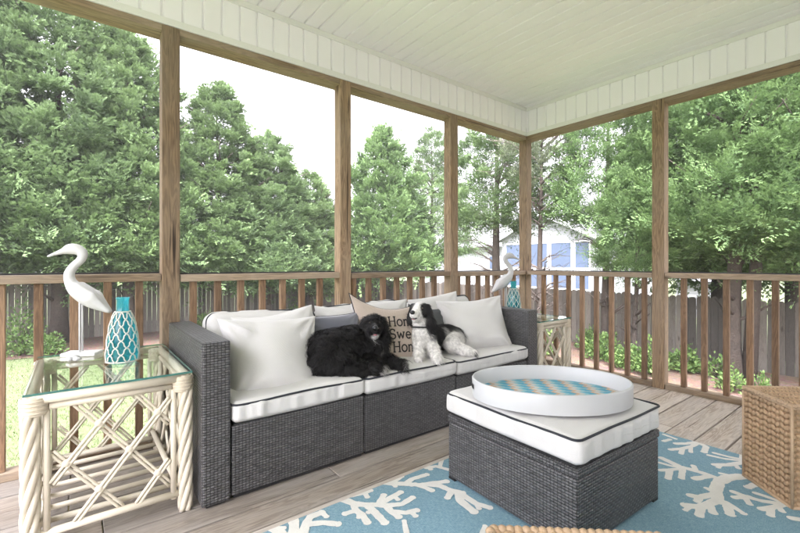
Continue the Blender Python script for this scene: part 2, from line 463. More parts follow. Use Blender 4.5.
# railings
def railing(alongx, a, c, zt, bal, label):
    """a<c extents along the wall"""
    t = thing('railing', label, 'railing', ((a + c) / 2, .04, 0) if alongx else (.04, (a + c) / 2, 0), 'railings between the porch posts')
    W = 'wood_x' if alongx else 'wood_y'
    def bx(p, q, d0, d1, z0, z1, nm, mt, bev=.003):
        m = MB()
        if alongx: m.box(p, q, d0, d1, z0, z1, bev=bev)
        else: m.box(d0, d1, p, q, z0, z1, bev=bev)
        return m.build(nm, mt, t)
    bx(a, c, .000, .088, zt - .040, zt, 'top_rail', W)
    bx(a, c, .004, .080, .0, .040, 'bottom_rail', W)
    bx(a, c, .074, .084, zt + .0005, zt + .009, 'screen_track', 'frame_dark', .001)
    for q in bal: bx(q - .0175, q + .0175, .022, .057, .041, zt - .041, 'baluster', 'baluster', .002)
fr = lambda s, n, d=.1345: [s + i * d for i in range(n)]
railing(True, -4.33, -3.31, .942, [-4.22, -4.086] + [-3.952, -3.819, -3.685, -3.548, -3.409], 'wooden railing behind the glass table with the heron')
railing(True, -3.214, -2.198, .934, fr(-3.143, 7), 'wooden railing behind the large white pillow and the dark dog')
railing(True, -2.10, -1.098, .927, fr(-2.063, 7), 'wooden railing behind the lettered pillow and the spaniel')
railing(True, -1.0, -.003, .920, fr(-.967, 7), 'wooden railing behind the far sofa arm')
railing(False, -1.187, -.003, .920, [-.177 - i * .1345 for i in range(8)], 'wooden railing beyond the oval tray, corner to post')
railing(False, -2.352, -1.283, .922, [-1.402 - i * .134 for i in range(7)], 'wooden railing in front of the big cypress trunk by the basket')
railing(False, -3.51, -2.448, .922, [-2.55 - i * .134 for i in range(7)], 'wooden railing past the woven basket')
# the house wall that closes the porch on the side facing the sofa
b = MB(); b.box(XL - .55, .13, YB - .14, YB - .001, -.3, ZC + .02)
for i in range(18): b.box(XL - .55, .13, YB - .001, YB + .012, -.02 + i * .145, .105 + i * .145)
tag(b.build('house_wall', 'siding'), 'white clapboard house wall closing the porch side facing the sofa', 'wall')

# ------------------------------------------------------------------ soft shapes
def fbm(seed, n=7, lo=2., hi=14.):
    rg = np.random.RandomState(seed)
    K = rg.normal(size=(n, 3)); K /= np.linalg.norm(K, axis=1)[:, None]
    fr_ = np.exp(rg.uniform(np.log(lo), np.log(hi), n)); ph = rg.uniform(0, 6.28, n)
    am = (lo / fr_) ** .9
    return lambda p: sum(float(am[i]) * math.sin(float(fr_[i]) * (K[i, 0] * p[0] + K[i, 1] * p[1] + K[i, 2] * p[2]) + float(ph[i])) for i in range(n))

def cushion(hx, hy, hz, r, bulge=.012, seed=1, amp=.003, gather=.0022):
    """rounded, stuffed box centred on the origin"""
    b = MB(); nz = fbm(seed, 9, 6., 45.); gz = fbm(seed + 40, 8, 60., 190.)
    n = 62
    bm = bmesh.new(); bmesh.ops.create_cube(bm, size=2.)
    bmesh.ops.subdivide_edges(bm, edges=bm.edges[:], cuts=n, use_grid_fill=True)
    for v in bm.verts:
        u = Vector(v.co)
        # finer near edges
        q = Vector((math.copysign(abs(u.x) ** .7, u.x) * hx, math.copysign(abs(u.y) ** .7, u.y) * hy, u.z * hz))
        c = Vector((max(-hx + r, min(hx - r, q.x)), max(-hy + r, min(hy - r, q.y)), max(-hz + r, min(hz - r, q.z))))
        d = q - c
        if d.length > 1e-9: q = c + d.normalized() * r
        e = (1 - (q.x / hx) ** 2) * (1 - (q.y / hy) ** 2)
        q.z += math.copysign(1, u.z) * bulge * max(0, e) ** .7 * (1 if abs(u.z) > .5 else abs(u.z))
        side = 1 - (abs(u.z)) ** 4
        nr = Vector((q.x / hx, q.y / hy, 0)); nr = Vector((nr.x ** 5, nr.y ** 5, 0))
        if nr.length > 0: nr.normalize()
        q += nr * (side * .007 + side * gather * gz((q.x, q.y, q.z * .08)))
        q.z += amp * nz(q) * (1 if u.z > 0 else .3)
        v.co = q
    bm.verts.index_update()
    b.add([v.co[:] for v in bm.verts], [[v.index for v in f.verts] for f in bm.faces], 0, True); bm.free()
    return b
def ring_pts(hx, hy, rr, z, n=8, wob=None):
    P = []
    for cx, cy, a0 in ((hx - rr, hy - rr, 0), (-hx + rr, hy - rr, 90), (-hx + rr, -hy + rr, 180), (hx - rr, -hy + rr, 270)):
        for i in range(n + 1):
            a = R(a0 + 90 * i / n); P.append((cx + rr * math.cos(a), cy + rr * math.sin(a), z))
    Q = []
    for i, p in enumerate(P):
        q = P[(i + 1) % len(P)]; L = math.dist(p, q); k = max(1, int(L / .03))
        for j in range(k):
            f = j / k; x = p[0] + (q[0] - p[0]) * f; y = p[1] + (q[1] - p[1]) * f
            Q.append((x, y, z + (wob((x, y, 0)) if wob else 0)))
    Q.append(Q[0]); return Q

def pillow_fn(w, h, t, seed, wr=.006, ears=.05, flop=None):
    nz = fbm(seed, 8, 5., 14.); ed = fbm(seed + 77, 5, 6., 18.); cr = fbm(seed + 9, 7, 16., 42.)
    def P(u, v, side):
        a, c = 2 * u - 1, 2 * v - 1
        ex = (1 - abs(a) ** 2.6); ey = (1 - abs(c) ** 2.6)
        th = t * (max(0, ex) * max(0, ey)) ** .48
        x = a * w / 2 * (1 - ears * (1 - c * c)); y = c * h / 2 * (1 - ears * (1 - a * a))
        x += .007 * ed((a * .3, c * .3, 1.)) * (abs(a) ** 3); y += .009 * ed((c * .3, a * .3, 5.)) * (abs(c) ** 3)
        corner = (abs(a) * abs(c)) ** 3
        k = (nz((x, y, side * .3)) + .55 * abs(cr((x * .6 + y * .5, y * .5 - x * .2, side * .3))) - .3) * wr * (max(0, ex) * max(0, ey)) ** .25
        # gathers that fan out of the corners
        dx, dy = 1 - abs(a), 1 - abs(c)
        an = math.atan2(dy * h, dx * w + 1e-6); rad = math.hypot(dx, dy)
        k += wr * .8 * math.sin(an * 10 + seed + 2 * a) * math.exp(-((rad - .36) / .26) ** 2)
        if flop:
            q = max(0., (1 - a) / 2 * (1 + c) / 2) ** 5; x += flop[0] * q; y += flop[1] * q
        return Vector((x, y, side * (th + k * (th / t)) + .012 * corner))
    return P
def pillow(name, label, w, h, t, pos, right, up, seed, mat='pillow_white', piping=None, wr=.011, group=None, ears=.085, flop=None):
    """pos = centre, right and up = in-plane axes; faces right x up"""
    X = Vector(right).normalized(); Y = Vector(up); Y = (Y - X * Y.dot(X)).normalized(); Z = X.cross(Y)
    mw = Matrix(((X.x, Y.x, Z.x, pos[0]), (X.y, Y.y, Z.y, pos[1]), (X.z, Y.z, Z.z, pos[2]), (0, 0, 0, 1)))
    P = pillow_fn(w, h, t, seed, wr, ears, flop)
    b = MB(); n = 34
    sp = lambda u: .5 - .5 * math.cos(PI * u)
    b.grid(lambda u, v: P(sp(u), sp(v), 1), n, n); b.grid(lambda u, v: P(sp(u), sp(v), -1), n, n, flip=True)
    bm = bmesh.new(); me = bpy.data.meshes.new(name)
    vv = [bm.verts.new(p) for p in b.v]
    for f in b.f:
        fc = bm.faces.new([vv[i] for i in f]); fc.smooth = True
    bmesh.ops.remove_doubles(bm, verts=bm.verts[:], dist=1e-5)
    bm.to_mesh(me); bm.free(); me.materials.append(M[mat])
    o = link(name, me); o.matrix_basis = mw
    tag(o, label, 'pillow', group)
    if piping:
        e = [P(i / 30, 0, 1) for i in range(31)] + [P(1, i / 30, 1) for i in range(1, 31)] + [P(1 - i / 30, 1, 1) for i in range(1, 31)] + [P(0, 1 - i / 30, 1) for i in range(1, 31)]
        m = MB(); m.tube(e, .0042, 6, caps=False)
        c = m.build('piping', piping); c.parent = o
    return o, P

# ------------------------------------------------------------------ sofa
SX = [-3.165, -2.50, -1.83, -1.10]; ST = [.408, .403, .392]
YF, YS = -.785, -.05
def sofa():
    t = thing('wicker_sofa', 'grey wicker outdoor sofa with white cushions and dark piping', 'sofa', (-2.13, -.42, 0))
    def arm(x0, x1, h):
        b = MB(); b.box(x0, x1, YF - .008, YS + .01, .012, h, bev=.008); o = b.build('armrest', 'wicker', t, uv=True)
        for y in (YF + .03, YS - .03):
            f = MB(); f.box(x0 + .02, x1 - .02, y - .02, y + .02, 0, .012); f.build('foot', 'frame_dark', o)
    arm(-3.28, -3.168, .677); arm(-1.098, -.985, .655)
    b = MB(); b.box(-3.166, -1.10, -.125, YS + .008, .03, .635, bev=.008); b.build('backrest', 'wicker', t, uv=True)
    for i in range(3):
        x0, x1 = SX[i] + .003, SX[i + 1] - .003
        b = MB(); b.box(x0, x1, YF, -.13, .02, ST[i] - .095, bev=.006); o = b.build('seat_base', 'wicker', t, uv=True)
        f = MB(); f.box(x0 + .01, x1 - .01, YF + .01, -.14, .006, .0195); f.box(x0 + .01, x1 - .01, YF + .006, -.14, ST[i] - .0945, ST[i] - .088)
        f.build('frame', 'frame_dark', o)
        hx, hy = (x1 - x0) / 2 - .002, (-.13 - YF) / 2 + .006
        c = cushion(hx, hy, .044, .026, .015, 11 + i, .0045, .0026); cu = c.build('seat_cushion', 'canvas', t)
        cu.matrix_parent_inverse = Matrix.Identity(4); cu.location = Vector(((x0 + x1) / 2, (YF - .13) / 2 - .006, ST[i] - .044)) - t.location
        wob = fbm(60 + i, 5, 8., 30.)
        p = MB(); p.tube(ring_pts(hx + .001, hy + .001, .03, .0395, wob=lambda q: .0016 * wob(q)), .0046, 6, caps=False)
        q = p.build('piping', 'piping'); q.parent = cu
        # loose back cushion leaning on the backrest
        c = cushion(hx - .012, .165, .058, .05, .035, 31 + i, .006, .001); bc = c.build('back_cushion', 'canvas', t)
        bc.matrix_parent_inverse = Matrix.Identity(4)
        bc.location = Vector(((x0 + x1) / 2 + .01, -.215, [.555, .56, .555][i])) - t.location
        bc.rotation_euler = (R(76), R([1.5, -1.5, -2.5][i]), 0)
        p = MB(); p.tube(ring_pts(hx - .014, .163, .05, .040), .0046, 6, caps=False)
        q = p.build('piping', 'piping'); q.parent = bc
    return t
sofa()

# throw pillows: (centre, right, up) faces the camera side
pillow('throw_pillow', 'large plain white pillow leaning on the sofa arm nearest the glass table', .52, .43, .105, (-2.875, -.53, .512), (1, .0, -.03), (-.02, .48, .88), 3, wr=.024, ears=.11)
pillow('throw_pillow', 'plain white pillow standing behind the large white pillow', .48, .38, .09, (-2.80, -.37, .540), (1, .05, .05), (.04, .25, .95), 5, ears=.06)
pillow('throw_pillow', 'slate grey satin pillow behind the black dog', .40, .36, .07, (-2.45, -.40, .525), (1, -.02, .06), (-.05, .3, .95), 8, 'satin', 'piping')
pillow('throw_pillow', 'white pillow between the lettered pillow and the slate pillow', .42, .38, .07, (-2.32, -.30, .545), (1, .0, -.03), (0, .2, .95), 12)
pillow('throw_pillow', 'white pillow behind the top of the lettered burlap pillow', .46, .40, .07, (-2.03, -.29, .545), (1, 0, .05), (0, .2, .95), 14)
pillow('throw_pillow', 'dark woven pillow with pale piping behind the spaniel', .34, .34, .06, (-1.72, -.40, .52), (1, -.1, -.18), (.12, .25, .95), 17, 'stripe', 'canvas')
pillow('throw_pillow', 'large plain white pillow leaning on the far sofa arm', .56, .44, .10, (-1.36, -.515, .535), (.93, -.32, .03), (.08, .40, .9), 19, wr=.020, ears=.11)
pillow('throw_pillow', 'white pillow behind the spaniel against the back cushion', .50, .42, .07, (-1.56, -.33, .55), (1, 0, .05), (0, .25, .95), 23)

def letters_on(P, o, w, h, lines, cw, chh, lead, y0, x0):
    """slab serif letters as thin strips following the pillow front"""
    arc = lambda cx, cy, rx, ry, a, b, n=14: [(cx + rx * math.cos(R(a + (b - a) * i / n)), cy + ry * math.sin(R(a + (b - a) * i / n))) for i in range(n + 1)]
    Gl = {
        'H': (.78, [[(.12, 0), (.12, 1)], [(.66, 0), (.66, 1)], [(.12, .52), (.66, .52)], [(0, 0), (.26, 0)], [(0, 1), (.26, 1)], [(.52, 0), (.78, 0)], [(.52, 1), (.78, 1)]]),
        'o': (.58, [arc(.29, .34, .26, .34, 0, 360, 22)]),
        'm': (.95, [[(.1, 0), (.1, .66)], [(0, .66), (.1, .66)], arc(.28, .42, .18, .24, 180, 0, 10) + [(.46, 0)], arc(.64, .42, .18, .24, 180, 0, 10) + [(.82, 0)], [(0, 0), (.2, 0)], [(.37, 0), (.56, 0)], [(.73, 0), (.93, 0)]]),
        'e': (.56, [[(.04, .36), (.5, .36)] + arc(.28, .34, .24, .34, 5, 320, 20)]),
        'S': (.62, [arc(.31, .75, .25, .25, 40, 270, 14) + arc(.31, .25, .27, .25, 90, -140, 14), [(.52, .74), (.52, .98)], [(.05, .02), (.05, .27)]]),
        'w': (.86, [[(.08, .66), (.24, 0), (.42, .6), (.6, 0), (.76, .66)], [(0, .66), (.2, .66)], [(.64, .66), (.86, .66)]]),
        't': (.42, [[(.16, .9), (.16, .15)] + arc(.28, .14, .12, .14, 180, 320, 8), [(0, .66), (.36, .66)]]),
    }
    b = MB(); kz = .0016
    for li, word in enumerate(lines):
        x = x0[li]; y = y0 - li * lead
        for ch in word:
            wd, strokes = Gl[ch]
            for st in strokes:
                st = [(x + p[0] * cw, y + p[1] * chh) for p in st]
                ser = len(st) == 2 and abs(st[0][1] - st[1][1]) < 1e-6
                hw = .0034 if ser else .0044
                # resample
                pts = []
                for a, c in zip(st[:-1], st[1:]):
                    k = max(1, int(math.dist(a, c) / .008))
                    pts += [(a[0] + (c[0] - a[0]) * i / k, a[1] + (c[1] - a[1]) * i / k) for i in range(k)]
                pts.append(st[-1])
                L = []; kz += .00004
                for i, p in enumerate(pts):
                    q0, q1 = pts[max(i - 1, 0)], pts[min(i + 1, len(pts) - 1)]
                    dx, dy = q1[0] - q0[0], q1[1] - q0[1]; l = math.hypot(dx, dy) or 1
                    for sgn in (-1, 1):
                        px, py = p[0] - dy / l * hw * sgn, p[1] + dx / l * hw * sgn
                        s = P(px / w + .5, py / h + .5, 1)
                        L.append((px, py, s.z + kz))
                b.add(L, [(2 * i, 2 * i + 1, 2 * i + 3, 2 * i + 2) for i in range(len(pts) - 1)])
            x += wd * cw + .006
    q = b.build('lettering', 'ink'); q.parent = o
o, P = pillow('lettered_pillow', 'beige burlap pillow lettered Home Sweet Home between the two dogs', .44, .40, .07, (-2.10, -.475, .535), (.95, -.30, -.02), (.02, .34, .93), 27, 'burlap', 'piping', wr=.005, flop=(-.035, .075))
letters_on(P, o, .44, .40, ['Home', 'Sweet', 'Home'], .064, .060, .080, .052, [-.03, -.03, -.015])

# ------------------------------------------------------------------ ottoman and tray
def ottoman():
    t = thing('wicker_ottoman', 'square grey wicker ottoman with white piped cushion under the oval tray', 'ottoman', (-2.035, -1.552, .006))
    hx, hy = .3, .322
    def loc(o): o.matrix_parent_inverse = Matrix.Identity(4)
    b = MB(); b.box(-hx, hx, -hy, hy, .012, .262, bev=.007); o = b.build('base', 'wicker', t, uv=True); loc(o)
    b = MB(); b.box(-hx - .003, hx + .003, -hy - .003, hy + .003, .266, .298, bev=.006); o2 = b.build('top_frame', 'wicker', t, uv=True); loc(o2)
    b = MB(); b.box(-hx + .006, hx - .006, -hy + .006, hy - .006, .262, .266); b.box(-hx + .01, hx - .01, -hy + .01, hy - .01, .298, .304)
    for sx in (-1, 1):
        for sy in (-1, 1): b.box(sx * hx * .93 - .02, sx * hx * .93 + .02, sy * hy * .93 - .02, sy * hy * .93 + .02, 0, .013)
    o3 = b.build('frame', 'frame_dark', t); loc(o3)
    c = cushion(hx + .006, hy + .006, .047, .022, .014, 77, .0045, .0028); cu = c.build('cushion', 'canvas', t); loc(cu); cu.location = (0, 0, .352)
    wob = fbm(78, 5, 8., 30.)
    p = MB(); p.tube(ring_pts(hx + .007, hy + .007, .028, .0425, wob=lambda q: .002 * wob(q)), .0044, 6, caps=False)
    p.build('piping', 'piping').parent = cu
    t.rotation_euler = (0, 0, R(-2.5))
ottoman()
def tray_pattern():
    g = G('tray_liner_pattern')
    sp = g.n('ShaderNodeSeparateXYZ', Vector=g.coord('Object'))
    zig = g.math('PINGPONG', sp.outputs[1], .022)
    f = g.math('FRACT', g.math('DIVIDE', g.math('ADD', sp.outputs[0], zig), .085))
    cell = g.math('FRACT', g.math('DIVIDE', sp.outputs[1], .044))
    c = g.ramp(f, [(0., (.02, .27, .40)), (.36, (.02, .27, .40)), (.38, (.50, .29, .15)), (.54, (.50, .29, .15)), (.56, (.50, .48, .44)), (.8, (.45, .43, .40)), (.82, (.16, .40, .47)), (1., (.16, .40, .47))])
    c = g.mix(g.math('MULTIPLY', g.math('GREATER_THAN', cell, .5), .35), c, (.35, .42, .42))
    return g.pbsdf(c, .55)
M['tray_pattern'] = tray_pattern()
def tray():
    t = thing('serving_tray', 'oval white deep tray with blue and orange chevron liner on the ottoman', 'tray', (-2.06, -1.575, .4235))
    A, B, H = .332, .238, .078; n = 72
    el = lambda k, a, b_, z: (a * math.cos(2 * PI * k / n), b_ * math.sin(2 * PI * k / n), z)
    b = MB()
    prof = [(0, .0), (0.0, .003), (.002, H - .004), (-.001, H), (-.006, H), (-.009, H - .004), (-.011, .010)]
    vs = [el(k, A + d, B + d, z) for d, z in prof for k in range(n)]
    b.add(vs, [(i * n + k, i * n + (k + 1) % n, (i + 1) * n + (k + 1) % n, (i + 1) * n + k) for i in range(len(prof) - 1) for k in range(n)], 0, True)
    o = b.build('rim', 'tray', t); o.matrix_parent_inverse = Matrix.Identity(4)
    b = MB(); b.add([el(k, A - .004, B - .004, .001) for k in range(n)] + [el(k, A - .010, B - .010, .009) for k in range(n)], [tuple(range(n))[::-1]] + [(k, (k + 1) % n, n + (k + 1) % n, n + k) for k in range(n)])
    o = b.build('bottom', 'tray', t); o.matrix_parent_inverse = Matrix.Identity(4)
    b = MB(); b.add([el(k, A - .0115, B - .0115, .0125) for k in range(n)], [tuple(range(n))])
    o = b.build('patterned_liner', 'tray_pattern', t); o.matrix_parent_inverse = Matrix.Identity(4)
    for s in (-1, 1):
        b = MB()
        b.grid(lambda u, v: ((A + .0035) * math.cos(PI * (s < 0) + (u - .5) * .26) , (B + .0035) * math.sin(PI * (s < 0) + (u - .5) * .26), .036 + v * .02), 10, 3, flip=(False))
        b.build('handle_slot', 'frame_dark', t).matrix_parent_inverse = Matrix.Identity(4)
    t.rotation_euler = (0, 0, R(-40))
tray()

# ------------------------------------------------------------------ glass topped rattan tables
def helix(p0, p1, r, turns, ph, n):
    return [(p0[0] + r * math.cos(ph + turns * 2 * PI * i / n), p0[1] + r * math.sin(ph + turns * 2 * PI * i / n), p0[2] + (p1[2] - p0[2]) * i / n) for i in range(n + 1)]
def rattan_table(name, label, x0, x1, y0, y1, zt=.553):
    t = thing(name, label, 'side table', ((x0 + x1) / 2, (y0 + y1) / 2, 0), 'glass topped rattan side tables')
    a = .034
    C4 = [(x0 + a, y0 + a), (x1 - a, y0 + a), (x1 - a, y1 - a), (x0 + a, y1 - a)]
    mx, my = (x0 + x1) / 2, (y0 + y1) / 2
    for cx, cy in C4:
        sx, sy = (1 if cx < mx else -1), (1 if cy < my else -1)
        b = MB()
        for k in range(5): b.tube(helix((cx, cy, 0.0), (cx, cy, zt - .062), .0175, 1.15, k * 2 * PI / 5, 30), .0118, 7)
        o = b.build('leg', 'rattan', t)
        b = MB()   # plain poles that flank the twisted leg
        b.tube([(cx + sx * .043, cy, .055), (cx + sx * .043, cy, zt - .06)], .0105, 8)
        b.tube([(cx, cy + sy * .043, .055), (cx, cy + sy * .043, zt - .06)], .0105, 8)
        b.build('flanking_pole', 'rattan', o)
        b = MB()   # wrapped binding at the corner
        for k in range(9):
            rr = .036 + .002 * (k % 2)
            b.tube([(cx + sx * .010 + rr * math.cos(2 * PI * i / 14), cy + sy * .010 + rr * math.sin(2 * PI * i / 14), zt - .066 + k * .0066) for i in range(15)], .0046, 6, caps=False)
        b.lathe([(.0, .0), (.034, .0), (.035, .05), (.030, .062), (0, .064)], (cx + sx * .01, cy + sy * .01, zt - .068), 16)
        b.build('corner_binding', 'rattan_wrap', t)
    # rails: two stacked poles on each side
    sides = [((x0 + a, y0 + a), (x1 - a, y0 + a)), ((x1 - a, y0 + a), (x1 - a, y1 - a)), ((x1 - a, y1 - a), (x0 + a, y1 - a)), ((x0 + a, y1 - a), (x0 + a, y0 + a))]
    for (p, q) in sides:
        p, q = Vector((*p, 0)), Vector((*q, 0)); d = (q - p).normalized(); nrm = Vector((d.y, -d.x, 0)); L = (q - p).length
        ph, qh = p + d * .05, q - d * .05
        b = MB(); b.tube([p + nrm * .006 + Vector((0, 0, zt - .017)), q + nrm * .006 + Vector((0, 0, zt - .017))], .0165, 10); b.build('top_rail', 'rattan', t)
        b = MB(); b.tube([ph + Vector((0, 0, zt - .047)), qh + Vector((0, 0, zt - .047))], .0115, 8); b.build('under_rail', 'rattan', t)
        b = MB(); b.tube([p + Vector((0, 0, .072)), q + Vector((0, 0, .072))], .0135, 10); b.build('bottom_rail', 'rattan', t)
        # crossing diagonals, doubled and a little bowed
        b = MB(); zlo, zhi = .08, zt - .055; hh = zhi - zlo; s0, s1 = .045, L - .045
        step = .187
        def clip(c, sg):
            # line s = c + sg*(z-zlo)*.93
            out = []
            for i in range(25):
                z = zlo + hh * i / 24; s = c + sg * (z - zlo) * .78
                if s0 <= s <= s1: out.append((s, z))
            return out
        joints = []
        zc_ = .5 * hh; sm = .5 * (s0 + s1)
        for sg in (1, -1):
            for kk in range(-8, 9):
                c = sm + (kk + .25) * step - sg * zc_ * .78
                pl = clip(c, sg)
                if len(pl) > 4:
                    m = len(pl) - 1
                    for off in (-.0062, .0062):
                        pts = []
                        for i, (s, z) in enumerate(pl):
                            bow = .010 * math.sin(PI * i / m)
                            v = p + d * (s + off * .75 + bow * sg * .4) + Vector((0, 0, z - off * .75 * sg + bow * .6)) + nrm * (.0055 * sg - .002)
                            pts.append(v)
                        b.tube(pts, .0058, 6)
        for ka in range(-8, 9):       # little bindings where two diagonals cross
            for kb in range(-8, 9):
                ca, cb = sm + (ka + .25) * step - zc_ * .78, sm + (kb + .25) * step + zc_ * .78
                zz = (cb - ca) / 1.56; ss = ca + .78 * zz
                if .03 < zz < hh - .03 and s0 + .03 < ss < s1 - .03:
                    v = p + d * ss + Vector((0, 0, zlo + zz + .006)); b.ell((v.x, v.y, v.z), (.0155 * abs(d.x) + .012 * abs(d.y), .0155 * abs(d.y) + .012 * abs(d.x), .0155), 10, 6)
        b.build('lattice', 'rattan', t)
    # bottom shelf: slats along the long way of the photo's near side
    n = 7
    for i in range(n):
        y = y0 + .085 + (y1 - y0 - .17) * i / (n - 1)
        b = MB(); b.tube([(x0 + a, y, .088), (x1 - a, y, .088)], .0105, 8); b.build('shelf_slat', 'rattan', t)
    for x in (x0 + a + .03, x1 - a - .03):
        b = MB(); b.tube([(x, y0 + a, .108), (x, y1 - a, .108)], .012, 8); b.build('shelf_bar', 'rattan', t)
    # glass
    b = MB(); b.box(x0 + .016, x1 - .012, y0 + .012, y1 - .012, zt + .0005, zt + .0085)
    for i, f in enumerate(b.f):
        if i > 1: b.mi[i] = 1
    b.build('glass_top', ['glass', 'glass_edge'], t)
    return t
TZ = .5615
rattan_table('rattan_table', 'cream rattan lattice table with glass top at the near end of the sofa', -3.835, -3.292, -.755, -.005)
rattan_table('rattan_table', 'cream rattan lattice table with glass top in the far porch corner', -.965, -.50, -.80, -.08)

# ------------------------------------------------------------------ implicit bodies
def nets(prims, k, res, pad=.03):
    A = np.array([p[0] for p in prims]); B = np.array([p[1] for p in prims]); ra = np.array([p[2] for p in prims]); rb = np.array([p[3] for p in prims])
    rm = np.maximum(ra, rb)[:, None]
    lo = np.minimum(A - rm, B - rm).min(0) - pad; hi = np.maximum(A + rm, B + rm).max(0) + pad
    n = np.ceil((hi - lo) / res).astype(int) + 1
    ax = [lo[i] + res * np.arange(n[i]) for i in range(3)]
    Pn = np.stack(np.meshgrid(*ax, indexing='ij'), -1)
    F = None
    for i in range(len(prims)):
        ab = B[i] - A[i]; L2 = max(1e-12, ab @ ab)
        q = Pn - A[i]; t = np.clip((q @ ab) / L2, 0, 1)
        qq = q - t[..., None] * ab
        if len(prims[i]) > 5 and prims[i][5] is not None:      # flattened along an axis
            axv, sc = prims[i][5]; axv = np.array(axv) / np.linalg.norm(axv)
            qq = qq + (qq @ axv)[..., None] * axv * (sc - 1)
        d = np.linalg.norm(qq, axis=-1) - (ra[i] + (rb[i] - ra[i]) * t)
        if F is None: F = d
        else:
            kk = prims[i][6] if len(prims[i]) > 6 else k
            h = np.clip(.5 + .5 * (d - F) / kk, 0, 1); F = d + (F - d) * h - kk * h * (1 - h)
    S = F < 0
    cells = np.zeros(np.array(S.shape) - 1, bool)
    corners = [(i, j, l) for i in (0, 1) for j in (0, 1) for l in (0, 1)]
    sl = lambda a, c: a[c[0]:a.shape[0] - 1 + c[0], c[1]:a.shape[1] - 1 + c[1], c[2]:a.shape[2] - 1 + c[2]]
    cnt = sum(sl(S, c).astype(int) for c in corners)
    cells = (cnt > 0) & (cnt < 8)
    idx = -np.ones(cells.shape, int); ids = np.argwhere(cells); idx[cells] = np.arange(len(ids))
    acc = np.zeros((len(ids), 3)); num = np.zeros(len(ids))
    cv = {c: sl(F, c)[cells] for c in corners}
    for c in corners:
        for axn in range(3):
            if c[axn] == 0:
                c2 = list(c); c2[axn] = 1; c2 = tuple(c2)
                f0, f1 = cv[c], cv[c2]; m = (f0 < 0) != (f1 < 0)
                t = np.where(m, f0 / np.where(m, f0 - f1, 1), 0)
                pt = np.tile(np.array(c, float), (len(ids), 1)); pt[:, axn] += t
                acc += pt * m[:, None]; num += m
    V = lo + (ids + acc / num[:, None]) * res
    Fs = []
    for axn in range(3):
        s0 = [slice(None)] * 3; s1 = [slice(None)] * 3; s0[axn] = slice(0, -1); s1[axn] = slice(1, None)
        a, b_ = S[tuple(s0)], S[tuple(s1)]
        u, v = [(1, 2), (2, 0), (0, 1)][axn]
        e = np.argwhere(a != b_)
        ok = (e[:, u] > 0) & (e[:, v] > 0) & (e[:, u] < S.shape[u] - 1) & (e[:, v] < S.shape[v] - 1); e = e[ok]
        inside = a[tuple(e.T)]
        du = np.zeros(3, int); du[u] = 1; dw = np.zeros(3, int); dw[v] = 1
        q = np.stack([idx[tuple((e - du - dw).T)], idx[tuple((e - dw).T)], idx[tuple(e.T)], idx[tuple((e - du).T)]], 1)
        q[~inside] = q[~inside][:, ::-1]
        Fs.append(q)
    Fq = np.concatenate(Fs)
    # relax once
    for _ in range(2):
        s = np.zeros_like(V); c = np.zeros(len(V))
        for i in range(4):
            j = (i + 1) % 4
            np.add.at(s, Fq[:, i], V[Fq[:, j]]); np.add.at(c, Fq[:, i], 1)
            np.add.at(s, Fq[:, j], V[Fq[:, i]]); np.add.at(c, Fq[:, j], 1)
        V = V * .5 + .5 * s / c[:, None]
    return V, Fq

def paint(V, prims, patches):
    D = []
    for p in prims:
        a, b_ = np.array(p[0]), np.array(p[1]); ab = b_ - a; L2 = max(1e-12, ab @ ab)
        q = V - a; t = np.clip((q @ ab) / L2, 0, 1)
        D.append(np.linalg.norm(q - t[:, None] * ab, axis=1) - (p[2] + (p[3] - p[2]) * t))
    D = np.array(D); W = np.exp(-(D - D.min(0)) / .006); W /= W.sum(0)
    C = W.T @ np.array([p[4] for p in prims])
    for c, r, col in patches:
        d = np.linalg.norm(V - np.array(c), axis=1)
        f = np.clip((r - d) / .012 + .5, 0, 1)[:, None]
        C = C * (1 - f) + np.array(col) * f
    return C

